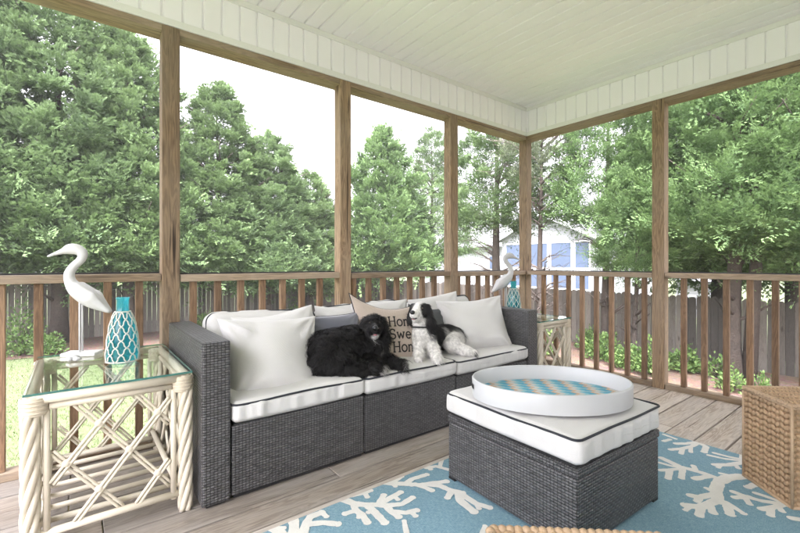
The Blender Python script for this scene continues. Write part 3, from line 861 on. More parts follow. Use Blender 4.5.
def fur_mesh(name, V, F, C, n, length, width, seed, flow, lift=.55, wave=.004, lock=.34, lenfn=None):
    rg = np.random.RandomState(seed)
    a, b_, c, d = (V[F[:, i]] for i in range(4))
    N = np.cross(c - a, d - b_); ar = np.linalg.norm(N, axis=1); N = N / np.maximum(ar, 1e-12)[:, None]
    f = rg.choice(len(F), n, p=ar / ar.sum())
    u, v = rg.rand(n, 1), rg.rand(n, 1)
    P0 = (a[f] * (1 - u) + b_[f] * u) * (1 - v) + (d[f] * (1 - u) + c[f] * u) * v
    Cc = C[F[f, 0]]; Nn = N[f]
    lk = np.zeros((n, 3))          # neighbouring hairs share a lock
    for q in range(6):
        kv = rg.normal(size=3) * (38 if q < 3 else 75); am = rg.normal(size=3) * lock
        lk += np.sin(P0 @ kv + rg.rand() * 6.28)[:, None] * am
    fl = flow(P0) + rg.normal(size=(n, 3)) * .16 + lk
    fl -= Nn * (fl * Nn).sum(1)[:, None]; fl /= np.maximum(np.linalg.norm(fl, axis=1), 1e-6)[:, None]
    L = length * (.55 + .75 * rg.rand(n))
    if lenfn is not None: L = L * lenfn(P0)
    side = np.cross(Nn, fl); side /= np.maximum(np.linalg.norm(side, axis=1), 1e-6)[:, None]
    tw = rg.normal(size=(n, 1)) * .28
    wv = side * np.cos(tw) + Nn * np.sin(tw)
    m = 5; pts = []
    ph = rg.rand(n) * 6.28; fq = rg.uniform(.7, 1.4, n)
    for i in range(m):
        s = i / (m - 1)
        li = lift * (s - .62 * s * s)
        p = P0 + fl * (L * s * (1 - .2 * lift))[:, None] + Nn * (L * li)[:, None] + side * (wave * np.sin(ph + s * 5.5 * fq) * s)[:, None] - np.array([0, 0, 1.]) * (L * .16 * s * s)[:, None]
        ww = width * (1 - .85 * s) * (.7 + .6 * rg.rand(n))
        pts.append((p - wv * ww[:, None] / 2, p + wv * ww[:, None] / 2))
    Vn = np.stack([q for pr in pts for q in pr], 1).reshape(-1, 3)
    base = (np.arange(n) * 2 * m)[:, None]
    Fn = np.concatenate([base + np.array([[2 * i, 2 * i + 1, 2 * i + 3, 2 * i + 2]]) for i in range(m - 1)])
    cl = np.repeat(Cc * (.86 + .28 * rg.rand(n, 1)), 2 * m, axis=0)
    return np_mesh(name, Vn, Fn, 'fur', col=cl, smooth=True)

BK = (.011, .010, .010); WH = (.72, .70, .67); BR = (.028, .021, .018); PK = (.35, .2, .19)
CAMV = np.array(CAM)
def local(o, root):
    put(o, root); return o
def dog_black():
    t = thing('dog', 'shaggy black dog with a white chin lying on the sofa beside the large white pillow', 'dog', (-2.45, -.58, .41))
    H = np.array((-2.30, -.58, .628)); fd = np.array((-.50, -.82, .10)); fd /= np.linalg.norm(fd)
    sd_ = np.cross(fd, (0, 0, 1.)); sd_ /= np.linalg.norm(sd_); up = np.cross(sd_, fd)
    h = lambda f, s, u: tuple(H + fd * f + sd_ * s + up * u)
    pr = [
        ((-2.60, -.56, .505), (-2.38, -.52, .515), .118, .112, BK),
        ((-2.635, -.60, .485), (-2.56, -.655, .47), .095, .085, BK),
        ((-2.38, -.53, .51), (-2.315, -.57, .50), .105, .09, BK),
        ((-2.33, -.56, .52), tuple(H - up * .02), .085, .062, BK),
        (h(-.015, 0, .005), h(.01, 0, .0), .060, .058, BK),
        (h(.03, 0, -.012), h(.098, 0, -.012), .040, .027, BK),
        (h(.045, 0, -.034), h(.085, 0, -.040), .028, .020, BK),
        (h(-.02, .052, .025), h(-.005, .068, -.062), .022, .030, BK, (tuple(sd_), 1.5)),
        (h(-.02, -.052, .025), h(-.005, -.068, -.062), .022, .030, BK, (tuple(sd_), 1.5)),
        ((-2.38, -.60, .46), (-2.40, -.715, .435), .058, .036, BK),
        ((-2.40, -.715, .435), (-2.375, -.765, .425), .034, .027, BK),
        ((-2.30, -.60, .46), (-2.275, -.70, .435), .058, .036, BK),
        ((-2.275, -.70, .435), (-2.235, -.765, .425), .034, .028, BK),
        ((-2.56, -.67, .455), (-2.47, -.73, .432), .06, .036, BK),
        ((-2.47, -.73, .432), (-2.43, -.755, .428), .034, .028, BK),
    ]
    V, F = nets(pr, .022, .0085)
    C = paint(V, pr, [(h(.085, 0, -.052), .022, WH), ((-2.375, -.785, .425), .022, (.4, .38, .36)), ((-2.29, -.655, .475), .022, (.22, .21, .20)), ((-2.225, -.775, .43), .014, (.4, .38, .36)), (h(.09, 0, .016), .013, (.12, .115, .12))])  # small grey spot above the nose is a painted highlight
    body = local(link('body', np_mesh('body', V, F, 'fur', col=C, smooth=True)), t)
    def flow(p):
        f = np.tile(np.array((-.55, -.25, -.8)), (len(p), 1))
        dh = np.linalg.norm(p - H, axis=1)
        f[dh < .12] = (p - H)[dh < .12] * 6 + np.array((0, 0, -.8))
        return f
    def ln(p):
        dh = np.linalg.norm(p - np.array(h(.07, 0, -.01)), axis=1)
        return np.where(dh < .062, .22, np.where(np.linalg.norm(p - H, axis=1) < .1, .75, 1.))
    C2 = C.copy(); rg = np.random.RandomState(4)
    fur = local(link('fur', fur_mesh('fur', V, F, C2, 30000, .048, .0028, 5, flow, .85, .009, lock=.5, lenfn=ln)), t)
    b = MB(); b.ell(h(.128, 0, -.002), (.0175, .0175, .0145), 10, 7); local(b.build('nose', 'nose'), t)
    for s in (-1, 1):
        b = MB(); b.ell(h(.052, .026 * s, .022), (.0095,) * 3, 10, 8); local(b.build('eye', 'eye'), t)
    b = MB(); b.ell(h(.106, 0, -.040), (.013, .013, .006), 8, 6); local(b.build('tongue', 'tongue'), t)
    b = MB(); b.ell(h(.100, 0, -.034), (.020, .019, .010), 8, 6); local(b.build('mouth', 'nose'), t)
dog_black()

def dog_spaniel():
    t = thing('dog', 'black and white spaniel sitting up beside the lettered pillow', 'dog', (-1.8, -.58, .40))
    K = 1.24; H = np.array((-1.955, -.585, .690)); fd = np.array((-.86, -.52, .10)); fd /= np.linalg.norm(fd)
    sd_ = np.cross(fd, (0, 0, 1.)); sd_ /= np.linalg.norm(sd_); up = np.cross(sd_, fd)
    h = lambda f, s, u: tuple(H + (fd * f + sd_ * s + up * u) * K)
    pr = [
        ((-1.90, -.555, .505), (-1.66, -.50, .485), .088, .085, BK),
        ((-1.64, -.52, .485), (-1.58, -.53, .475), .085, .078, BK),
        ((-1.935, -.585, .53), (-1.92, -.57, .49), .072, .076, WH),
        ((-1.935, -.58, .56), tuple(H - up * .015 - fd * .012), .058, .045, WH),
        (h(-.012, 0, .006), h(.012, 0, .002), .047 * K, .044 * K, WH),
        (h(.03, 0, -.008), h(.088, 0, -.012), .031 * K, .022 * K, WH),
        (h(.03, 0, -.032), h(.074, 0, -.042), .020 * K, .013 * K, WH),
        (h(-.012, .044, .020), h(-.02, .060, -.06), .022 * K, .034 * K, BK, (tuple(sd_), 1.8)),
        (h(-.02, .060, -.06), h(-.024, .060, -.135), .034 * K, .024 * K, BK, (tuple(sd_), 1.8)),
        (h(-.012, -.044, .020), h(-.02, -.060, -.06), .022 * K, .034 * K, BK, (tuple(sd_), 1.8)),
        (h(-.02, -.060, -.06), h(-.024, -.060, -.135), .034 * K, .024 * K, BK, (tuple(sd_), 1.8)),
        ((-1.895, -.61, .52), (-1.925, -.69, .45), .044, .030, WH),
        ((-1.925, -.69, .45), (-1.965, -.765, .42), .033, .026, WH),
        ((-1.965, -.765, .42), (-1.985, -.785, .417), .026, .022, WH),
        ((-1.975, -.60, .50), (-2.02, -.655, .44), .038, .027, WH),
        ((-2.02, -.655, .44), (-2.06, -.695, .418), .029, .024, WH),
        ((-1.62, -.56, .47), (-1.725, -.645, .468), .068, .052, WH),
        ((-1.725, -.645, .468), (-1.685, -.725, .432), .046, .032, WH),
        ((-1.685, -.725, .432), (-1.645, -.765, .420), .030, .024, WH),
        ((-1.55, -.5, .46), (-1.50, -.46, .45), .03, .018, BK),
    ]
    V, F = nets(pr, .018, .0075)
    C = paint(V, pr, [(h(.016, .044, .010), .043 * K, BK), (h(.016, -.044, .010), .043 * K, BK), (h(-.045, .026, .022), .045 * K, BK), (h(-.045, -.026, .022), .045 * K, BK),
                      (h(.05, 0, .02), .017 * K, WH), (h(.02, 0, .045), .016 * K, WH), ((-1.81, -.655, .55), .065, BK), ((-1.85, -.60, .575), .075, BK), ((-1.87, -.64, .60), .045, BK), ((-1.72, -.585, .56), .035, (.35, .34, .33)), ((-1.655, -.790, .415), .016, (.04, .04, .04))])
    local(link('body', np_mesh('body', V, F, 'fur', col=C, smooth=True)), t)
    def flow(p):
        f = np.tile(np.array((.45, -.2, -.8)), (len(p), 1))
        dh = np.linalg.norm(p - H, axis=1); m = dh < .085
        f[m] = -fd * .8 + np.array((0, 0, -.5)); return f
    def ln(p):
        q = np.linalg.norm(p - np.array(h(.06, 0, -.01)), axis=1)
        r_ = np.linalg.norm(p - H, axis=1)
        return np.where(q < .075, .22, np.where(r_ < .075, .4, np.where((p[:, 0] > -1.87) & (p[:, 2] > .5), 1.8, np.where((r_ > .1) & (r_ < .2) & (p[:, 2] > .52), 1.5, 1.1))))
    local(link('fur', fur_mesh('fur', V, F, C, 20000, .030, .0024, 9, flow, .16, .004, lock=.14, lenfn=ln)), t)
    b = MB(); b.ell(h(.109, 0, -.002), (.0165, .0165, .0135), 10, 7); local(b.build('nose', 'nose'), t)
    for s in (-1, 1):
        b = MB(); b.ell(h(.0405, .025 * s, .016), (.0095,) * 3, 10, 8); local(b.build('eye', 'eye'), t)
    b = MB(); b.ell(h(.082, 0, -.029), (.021, .022, .0115), 8, 6); local(b.build('mouth', 'nose'), t)
    b = MB(); b.ell(h(.086, 0, -.034), (.015, .014, .005), 8, 6); local(b.build('tongue', 'tongue'), t)
    b = MB(); c0 = np.array((-1.94, -.583, .590)); ax = np.array((.12, .1, 1.)); ax /= np.linalg.norm(ax)
    e1 = np.cross(ax, (1, 0, 0)); e1 /= np.linalg.norm(e1); e2 = np.cross(ax, e1)
    b.tube([tuple(c0 + (e1 * math.cos(2 * PI * i / 24) + e2 * math.sin(2 * PI * i / 24)) * .0595) for i in range(25)], .0055, 6, caps=False)
    local(b.build('collar', 'frame_dark'), t)
dog_spaniel()

# ------------------------------------------------------------------ herons and bottles
def heron(x, y, ang, label, sc=1.):
    t = thing('heron_statue', label, 'statue', (0, 0, 0), 'white heron statues on the side tables')
    W = (1, 1, 1)
    # profile in the x-z plane, bill to -x
    ch = [((-.150, .482), .0035), ((-.115, .497), .0065), ((-.078, .510), .012), ((-.050, .520), .022), ((-.018, .516), .021), ((.004, .497), .0165), ((-.004, .468), .0155), ((-.036, .435), .0165),
          ((-.056, .398), .0185), ((-.052, .362), .021), ((-.030, .326), .030), ((.006, .297), .037), ((.042, .270), .035), ((.080, .243), .024), ((.122, .212), .009)]
    q_ = []
    for i in range(len(ch) - 1):
        c4 = [np.array((*ch[min(max(i + j, 0), len(ch) - 1)][0], ch[min(max(i + j, 0), len(ch) - 1)][1])) for j in (-1, 0, 1, 2)]
        for k in range(4):
            f = k / 4; v = .5 * (2 * c4[1] + (c4[2] - c4[0]) * f + (2 * c4[0] - 5 * c4[1] + 4 * c4[2] - c4[3]) * f * f + (3 * c4[1] - c4[0] - 3 * c4[2] + c4[3]) * f ** 3)
            q_.append(((v[0], v[1]), max(.003, v[2])))
    ch = q_ + [ch[-1]]
    pr = [((a[0][0], 0, a[0][1]), (b_[0][0], 0, b_[0][1]), a[1], b_[1], W, ((0, 1, 0), 1.05)) for a, b_ in zip(ch[:-1], ch[1:])]
    for s in (-1, 1):
        pr.append(((-.015, .026 * s, .335), (.05, .030 * s, .285), .023, .027, W, ((0, 1, 0), 1.6)))
        pr.append(((.05, .030 * s, .285), (.120, .014 * s, .214), .027, .008, W, ((0, 1, 0), 1.6)))
    V, F = nets(pr, .009, .0042)
    o = link('body', np_mesh('body', V, F, 'plaster', smooth=True), t)
    for s in (-1, 1):
        b = MB(); b.tube([(-.004, .012 * s, .012), (-.004, .012 * s, .275)], .0046, 8); b.build('leg', 'plaster', t)
    for s in (-1, 1):
        b = MB(); b.ell((-.056, .019 * s, .524), (.0035,) * 3, 8, 6); b.build('eye', 'nose', t)
    b = MB(); b.box(-.075, .075, -.042, .042, .0, .017, bev=.005); b.build('base', 'white_paint', t)
    t.location = (x, y, TZ + .001); t.rotation_euler = (0, 0, R(ang)); t.scale = (sc,) * 3
heron(-3.655, -.105, -28, 'white heron statue facing the lawn on the near glass table', .97)
heron(-.83, -.38, 160, 'white heron statue beside the bottle on the far glass table', .96)
b = MB()
b.ell((-3.688, -.225, TZ + .014), (.026, .02, .014), 10, 7); b.ell((-3.675, -.24, TZ + .010), (.018, .022, .010), 8, 6); b.ell((-3.70, -.232, TZ + .012), (.014, .02, .012), 8, 6)
tag(b.build('sea_shell', 'plaster'), 'small white shell-like ornament beside the heron foot on the near glass table', 'shell')

def bottle(x, y, label, sc=1.):
    t = thing('net_bottle', label, 'bottle', (0, 0, 0), 'teal bottles wrapped in rope net')
    prof = [(.0, .003), (.052, .002), (.060, .010), (.061, .03), (.056, .10), (.047, .165), (.036, .205), (.026, .226), (.0235, .232), (.0235, .276), (.027, .280), (.027, .286), (.022, .287)]
    b = MB(); b.lathe(prof, (0, 0, 0), 40)
    inn = [(r - .004 if r > .01 else 0, z + (.004 if z < .02 else 0)) for r, z in prof[:-1]]
    b.lathe(inn[::-1], (0, 0, 0), 40); b.build('glass_body', 'bottle', t)
    def rad(z):
        for (r0, z0), (r1, z1) in zip(prof[1:-1], prof[2:]):
            if z0 <= z <= z1 and z1 > z0: return r0 + (r1 - r0) * (z - z0) / (z1 - z0)
        return .06
    b = MB(); n = 9; zl, zh = .012, .222; rows = 7
    for sg in (-1, 1):
        for k in range(n):
            pts = []
            for i in range(49):
                f = i / 48; z = zl + (zh - zl) * f
                # scalloped: knots sit still while the cord between them swings
                a = 2 * PI * (k / n) + sg * (2 * PI / n) * (rows / 2) * f + sg * .05 * math.sin(2 * PI * rows * f)
                r_ = rad(z) + .0028; pts.append((r_ * math.cos(a), r_ * math.sin(a), z))
            b.tube(pts, .0029, 5)
    for z in (.011, .224):
        r_ = rad(z) + .002; b.tube([(r_ * math.cos(2 * PI * i / 28), r_ * math.sin(2 * PI * i / 28), z) for i in range(29)], .0032, 6, caps=False)
    b.build('rope_net', 'rope', t)
    t.location = (x, y, TZ + .001); t.scale = (sc,) * 3
bottle(-3.515, -.40, 'teal glass bottle in a rope net on the near glass table')
bottle(-.80, -.44, 'teal glass bottle in a rope net on the far glass table')

# ------------------------------------------------------------------ rug
F0 = 417.
_a = R(YAW); fw = (math.cos(_a), math.sin(_a)); rt = (math.sin(_a), -math.cos(_a))
def floor_pt(px, py):     # survey of the rug motif: photo measurements turned into floor metres
    u = (px - 400) / F0; v = (py - 263) / F0; d = CAM.z / v
    return (CAM.x + d * (fw[0] + u * rt[0]), CAM.y + d * (fw[1] + u * rt[1]))
RX0, RX1, RY0, RY1 = -3.38, -.962, -3.05, -1.078
def rug():
    b = MB(); b.box(RX0, RX1, RY0, RY1, .002, .0085, bev=.002)
    kz = [.0088]
    def stroke(pts, w0, w1):
        # tapered rounded strip, 1 mm pile
        kz[0] += .00003; z = kz[0]; n = len(pts); rr = random.Random(n + int(abs(pts[0][0]) * 1e4))
        P = []
        for a, c in zip(pts[:-1], pts[1:]):
            k = max(1, int(math.dist(a, c) / .012)); P += [(a[0] + (c[0] - a[0]) * i / k, a[1] + (c[1] - a[1]) * i / k) for i in range(k)]
        P.append(pts[-1]); m = len(P); L = []; Rr = []
        for i, p in enumerate(P):
            q0, q1 = P[max(0, i - 2)], P[min(m - 1, i + 2)]; dx, dy = q1[0] - q0[0], q1[1] - q0[1]; l = math.hypot(dx, dy) or 1
            hw = (w0 + (w1 - w0) * i / (m - 1)) * (1 + .10 * rr.uniform(-1, 1))
            L.append((p[0] - dy / l * hw, p[1] + dx / l * hw)); Rr.append((p[0] + dy / l * hw, p[1] - dx / l * hw))
        dx, dy = P[-1][0] - P[-2][0], P[-1][1] - P[-2][1]; l = math.hypot(dx, dy) or 1
        a0 = math.atan2(dy, dx); cap = [(P[-1][0] + w1 * 1.22 * math.cos(a0 + R(90 - 30 * i)), P[-1][1] + w1 * 1.22 * math.sin(a0 + R(90 - 30 * i))) for i in range(7)]
        a1 = math.atan2(P[0][1] - P[1][1], P[0][0] - P[1][0])
        cap0 = [(P[0][0] + w0 * math.cos(a1 + R(90 - 30 * i)), P[0][1] + w0 * math.sin(a1 + R(90 - 30 * i))) for i in range(7)]
        cl = lambda p: (min(max(p[0], RX0 + .004), RX1 - .004), min(max(p[1], RY0 + .004), RY1 - .004), z)
        k = len(L); vs = [cl(p) for p in L] + [cl(p) for p in Rr]
        b.add(vs, [(i, k + i, k + i + 1, i + 1) for i in range(k - 1)], 1)
        for cp in (cap, cap0): b.add([cl(p) for p in cp], [tuple(range(7))[::-1]], 1)
    def branch(p, ang, L, w, depth, rg):
        pts = [p]; a = ang
        for i in range(4):
            a += rg.uniform(-.22, .22); p = (p[0] + math.cos(a) * L / 4, p[1] + math.sin(a) * L / 4); pts.append(p)
        stroke(pts, w, w * .72)
        if depth > 0:
            for s in (1, -1):
                branch(pts[-1], a + s * rg.uniform(.45, .75), L * rg.uniform(.55, .75), w * .72, depth - 1, rg)
            for i in (2, 3):
                if depth > 1: branch(pts[i], a + (1 if i == 2 else -1) * rg.uniform(.6, .95), L * rg.uniform(.4, .6), w * .66, depth - 2 if depth > 1 else 0, rg)
    # motifs measured on the photograph, in floor metres
    def tr(ox, oy, k, w_, *q): S.append(([floor_pt(ox + a * k, oy + c * k) for a, c in q], w_))
    S = []
    A_ = lambda w_, *q: tr(660, 425, .2026, w_, *q)
    B_ = lambda w_, *q: tr(340, 450, .2, w_, *q)
    D_ = lambda w_, *q: tr(250, 455, .175, w_, *q)
    # coral at the end of the rug
    A_(.026, (400, 262), (330, 270), (290, 290), (275, 330), (288, 385)); A_(.017, (400, 265), (470, 275), (478, 300), (435, 316)); A_(.011, (300, 248), (350, 258), (400, 266))
    A_(.018, (10, 172), (100, 215), (160, 230), (240, 255), (300, 278)); A_(.013, (165, 210), (180, 236)); A_(.017, (172, 274), (240, 262)); A_(.015, (112, 220), (106, 270)); A_(.013, (0, 232), (50, 230), (110, 222)); A_(.011, (0, 195), (60, 212), (100, 216)); A_(.015, (48, 232), (40, 272))
    A_(.017, (150, 358), (200, 366), (275, 348)); A_(.015, (195, 366), (184, 386)); A_(.012, (230, 322), (272, 345))
    A_(.021, (290, 378), (240, 400), (200, 415), (130, 408)); A_(.017, (202, 412), (194, 456)); A_(.017, (240, 398), (262, 442)); A_(.011, (150, 412), (126, 430))
    A_(.019, (290, 378), (330, 402), (346, 450)); A_(.014, (325, 392), (370, 420), (410, 446))
    A_(.015, (362, 340), (420, 362), (500, 385), (600, 400)); A_(.015, (368, 368), (440, 366)); A_(.013, (418, 368), (442, 400)); A_(.012, (470, 346), (520, 362), (580, 384)); A_(.015, (500, 426), (550, 418), (606, 406)); A_(.015, (545, 420), (546, 456)); A_(.013, (580, 408), (602, 436))
    A_(.014, (52, 130), (110, 125), (160, 112), (190, 95)); A_(.015, (78, 100), (130, 100), (182, 92)); A_(.017, (160, 80), (190, 95), (228, 115), (218, 141)); A_(.013, (112, 124), (104, 149)); A_(.011, (150, 116), (152, 142))
    A_(.011, (240, 158), (320, 176), (412, 186)); A_(.012, (268, 147), (340, 166), (412, 180)); A_(.016, (270, 206), (340, 206), (420, 192)); A_(.011, (302, 205), (288, 219)); A_(.013, (368, 202), (386, 222)); A_(.014, (408, 150), (405, 190))
    A_(.011, (20, 55), (76, 76)); A_(.012, (18, 88), (48, 80)); A_(.016, (650, 472), (700, 480), (770, 500))
    # coral by the corner of the ottoman
    B_(.019, (8, 254), (70, 280), (130, 286), (190, 285), (232, 290)); B_(.013, (56, 240), (120, 226), (152, 214)); B_(.012, (124, 226), (136, 246)); B_(.015, (70, 282), (76, 315), (28, 330)); B_(.016, (76, 312), (110, 335), (136, 374)); B_(.011, (98, 325), (94, 348)); B_(.018, (138, 288), (180, 330), (222, 374)); B_(.012, (168, 312), (144, 323))
    B_(.015, (192, 285), (218, 238)); B_(.015, (200, 282), (250, 252), (302, 223)); B_(.012, (270, 242), (288, 258)); B_(.015, (230, 290), (310, 282), (362, 250)); B_(.016, (230, 290), (252, 316), (292, 346)); B_(.015, (258, 320), (330, 326), (382, 314)); B_(.013, (352, 320), (376, 341))
    B_(.017, (206, 172), (260, 178), (320, 180), (400, 186), (470, 176), (530, 168)); B_(.014, (258, 178), (306, 144)); B_(.011, (262, 180), (276, 192)); B_(.015, (326, 180), (360, 156), (432, 134)); B_(.011, (340, 166), (358, 188)); B_(.015, (376, 182), (420, 196), (458, 213))
    B_(.017, (440, 182), (500, 190), (545, 210), (610, 226)); B_(.015, (560, 214), (538, 250)); B_(.019, (590, 224), (602, 266), (668, 320)); B_(.016, (600, 228), (680, 280), (745, 300)); B_(.012, (680, 280), (694, 304))
    B_(.013, (432, 100), (480, 92), (540, 108)); B_(.013, (428, 84), (452, 106)); B_(.012, (508, 58), (500, 92))
    # coral running out under the near edge
    D_(.020, (242, 368), (252, 410), (250, 470)); D_(.018, (300, 480), (318, 410), (345, 368), (405, 345)); D_(.017, (322, 412), (420, 402), (498, 410)); D_(.021, (112, 416), (150, 446), (200, 480)); D_(.012, (412, 346), (436, 366)); D_(.012, (205, 382), (246, 388)); D_(.013, (140, 436), (188, 434)); D_(.024, (250, 460), (270, 500), (300, 560)); D_(.02, (300, 470), (280, 520))
    for pts, q in S: stroke(pts, q, q * .88)
    rg = random.Random(12)
    for (px, py, an, L) in ((-2.9, -2.0, 1.1, .34), (-3.1, -2.5, .4, .3), (-2.2, -2.4, 2.2, .34), (-1.7, -2.75, 1.2, .2)):
        branch((px, py), an, L, .024, 2, rg)
    tag(b.build('rug', ['rug', 'coral']), 'blue flatweave rug with cream coral branches under the ottoman', 'rug')
rug()

# ------------------------------------------------------------------ baskets
def basket(label, corners, z0, h, pitch=.040, row=.025):
    """corners: ccw quad in plan; sides are vertical braids of chevrons"""
    cx = sum(p[0] for p in corners) / 4; cy = sum(p[1] for p in corners) / 4
    t = thing('woven_basket', label, 'basket', (cx, cy, z0), 'chunky woven cube baskets')
    rg = random.Random(int(abs(cx) * 1000))
    body = MB(); inset = .012
    q = [Vector((p[0] + (cx - p[0]) * .05, p[1] + (cy - p[1]) * .05, 0)) for p in corners]
    body.add([(p.x, p.y, z) for z in (z0 + .004, z0 + h - .012) for p in q], [(0, 1, 5, 4), (1, 2, 6, 5), (2, 3, 7, 6), (3, 0, 4, 7), (4, 5, 6, 7), (3, 2, 1, 0)])
    body.build('core', 'hyacinth', t)
    for i in range(4):
        p, r_ = Vector((*corners[i], 0)), Vector((*corners[(i + 1) % 4], 0)); d = (r_ - p); L = d.length; d.normalize(); nr = Vector((d.y, -d.x, 0))
        n = max(1, int(L / pitch)); b = MB()
        Rm = Matrix((d, nr, Vector((0, 0, 1)))).transposed()
        for c in range(n):
            for k in range(int(h / row)):
                for s in (-1, 1):
                    s0 = L * (c + .5 + .25 * s) / n; z = z0 + .012 + k * row + (row * .5 if s > 0 else 0) * .25
                    rot = Rm @ Matrix.Rotation(s * R(38) + rg.uniform(-.12, .12), 3, 'Y')
                    b.ell(tuple(p + d * s0 + nr * (-.006 + rg.uniform(-.001, .001)) + Vector((0, 0, z))), (L / n * .36, .0075 + rg.uniform(0, .0015), row * .40), 7, 5, 0, rot)
        b.build('side_weave', 'hyacinth', t)
    # top: rows of braid
    b = MB(); e1 = Vector((corners[1][0] - corners[0][0], corners[1][1] - corners[0][1], 0)); e2 = Vector((corners[3][0] - corners[0][0], corners[3][1] - corners[0][1], 0))
    p0 = Vector((*corners[0], 0)); n1 = int(e1.length / .024); n2 = int(e2.length / .017)
    d1 = e1.normalized(); d2 = e2.normalized(); Rm = Matrix((d1, d2, Vector((0, 0, 1)))).transposed()
    for a in range(n1):
        for k in range(n2):
            pp = p0 + e1 * ((a + .5) / n1) + e2 * ((k + .5 + (.25 if a % 2 else 0)) / (n2 + .5))
            b.ell((pp.x, pp.y, z0 + h - .003), (.0140, .0080, .0065), 6, 4, 0, Rm @ Matrix.Rotation(R(32) * (1 if a % 2 else -1), 3, 'Z'))
    b.build('top_weave', 'hyacinth', t)
    b = MB()
    for i in range(4):
        p, r_ = Vector((*corners[i], 0)), Vector((*corners[(i + 1) % 4], 0)); L = (r_ - p).length; n = int(L / .017)
        d = (r_ - p).normalized(); nr = Vector((d.y, -d.x, 0)); Rm = Matrix((d, nr, Vector((0, 0, 1)))).transposed()
        for k in range(n):
            pp = p + (r_ - p) * ((k + .5) / n); b.ell((pp.x, pp.y, z0 + h - .002), (.0125, .0125, .0085), 7, 5, 0, Rm @ Matrix.Rotation(R(35), 3, 'Z'))
        for zz in (z0 + .003, z0 + h - .010):
            b.tube([(p.x, p.y, zz), (r_.x, r_.y, zz)], .0075, 6)
        b.tube([(p.x, p.y, z0), (p.x, p.y, z0 + h)], .006, 7)
    b.build('braided_rim', 'hyacinth_rim', t)
e = Vector((-.84, -.54)); 
def quad(bl, fl, wd):
    bl, fl = Vector(bl), Vector(fl); d = (fl - bl).normalized(); n = Vector((-d.y, d.x))
    return [tuple(bl), tuple(fl), tuple(fl + n * wd), tuple(bl + n * wd)]
basket('square woven seagrass basket standing on the rug corner by the end railing', quad((-1.222, -2.05), (-1.400, -2.245), .40), .009, .415)
basket('woven seagrass basket of which only the braided top edge shows below the ottoman', quad((-2.69, -2.242), (-2.961, -1.999), .38)[::1], .009, .409)

# ------------------------------------------------------------------ yard
GZ = -1.3
def ground():
    b = MB(); n = 120
    b.add([(-70, -70, GZ), (70, -70, GZ), (70, 70, GZ), (-70, 70, GZ)], [(0, 1, 2, 3)])
    struct(b.build('ground', 'lawn'))
    rg = random.Random(5)
    m = MB(); zz = GZ + .012
    # planting beds along both fences with a wavy lawn edge
    xs = [-16 + i * .4 for i in range(int((7.5 + 16) / .4) + 1)]
    ed = [(x, 10.6 + .35 * math.sin(x * .9) + rg.uniform(-.08, .08)) for x in xs]
    m.add([(x, y, zz) for x, y in ed] + [(x, 13.5, zz) for x, y in ed], [(i, i + 1, len(ed) + i + 1, len(ed) + i) for i in range(len(ed) - 1)])
    ys = [-14 + i * .4 for i in range(62)]
    ed = [(3.9 + .3 * math.sin(y * .8 + 1) + rg.uniform(-.07, .07), y) for y in ys]
    m.add([(x, y, zz + .004) for x, y in ed] + [(7.8, y, zz + .004) for x, y in ed], [(i + 1, i, len(ed) + i, len(ed) + i + 1) for i in range(len(ed) - 1)])
    struct(m.build('mulch_bed', 'mulch'))
ground()
def grass():
    rg = np.random.RandomState(2); n = 170000
    # lawn strip that shows between the balusters
    x = rg.uniform(-14, 4.2, n); y = rg.uniform(.4, 10.9, n)
    m = rg.rand(n) < np.clip(1.2 - y / 14, .3, 1); x, y = x[m], y[m]
    x2 = rg.uniform(.6, 4.1, 26000); y2 = rg.uniform(-6, .6, 26000)
    x = np.concatenate([x, x2]); y = np.concatenate([y, y2]); n = len(x)
    an = rg.uniform(0, 6.28, n); h = rg.uniform(.018, .045, n); w_ = rg.uniform(.003, .006, n)
    le = rg.normal(size=(n, 2)) * .018
    z = np.full(n, GZ)
    dx, dy = np.cos(an) * w_, np.sin(an) * w_
    V = np.stack([np.stack([x - dx, y - dy, z], 1), np.stack([x + dx, y + dy, z], 1), np.stack([x + le[:, 0] + dx * .2, y + le[:, 1] + dy * .2, z + h], 1), np.stack([x + le[:, 0] - dx * .2, y + le[:, 1] - dy * .2, z + h], 1)], 1).reshape(-1, 3)
    F = np.arange(4 * n).reshape(-1, 4)
    o = link('grass', np_mesh('grass', V, F, 'grass', attr=rg.rand(n)))
    struct(o, 'stuff', 'bright green lawn grass beyond the railings')
grass()

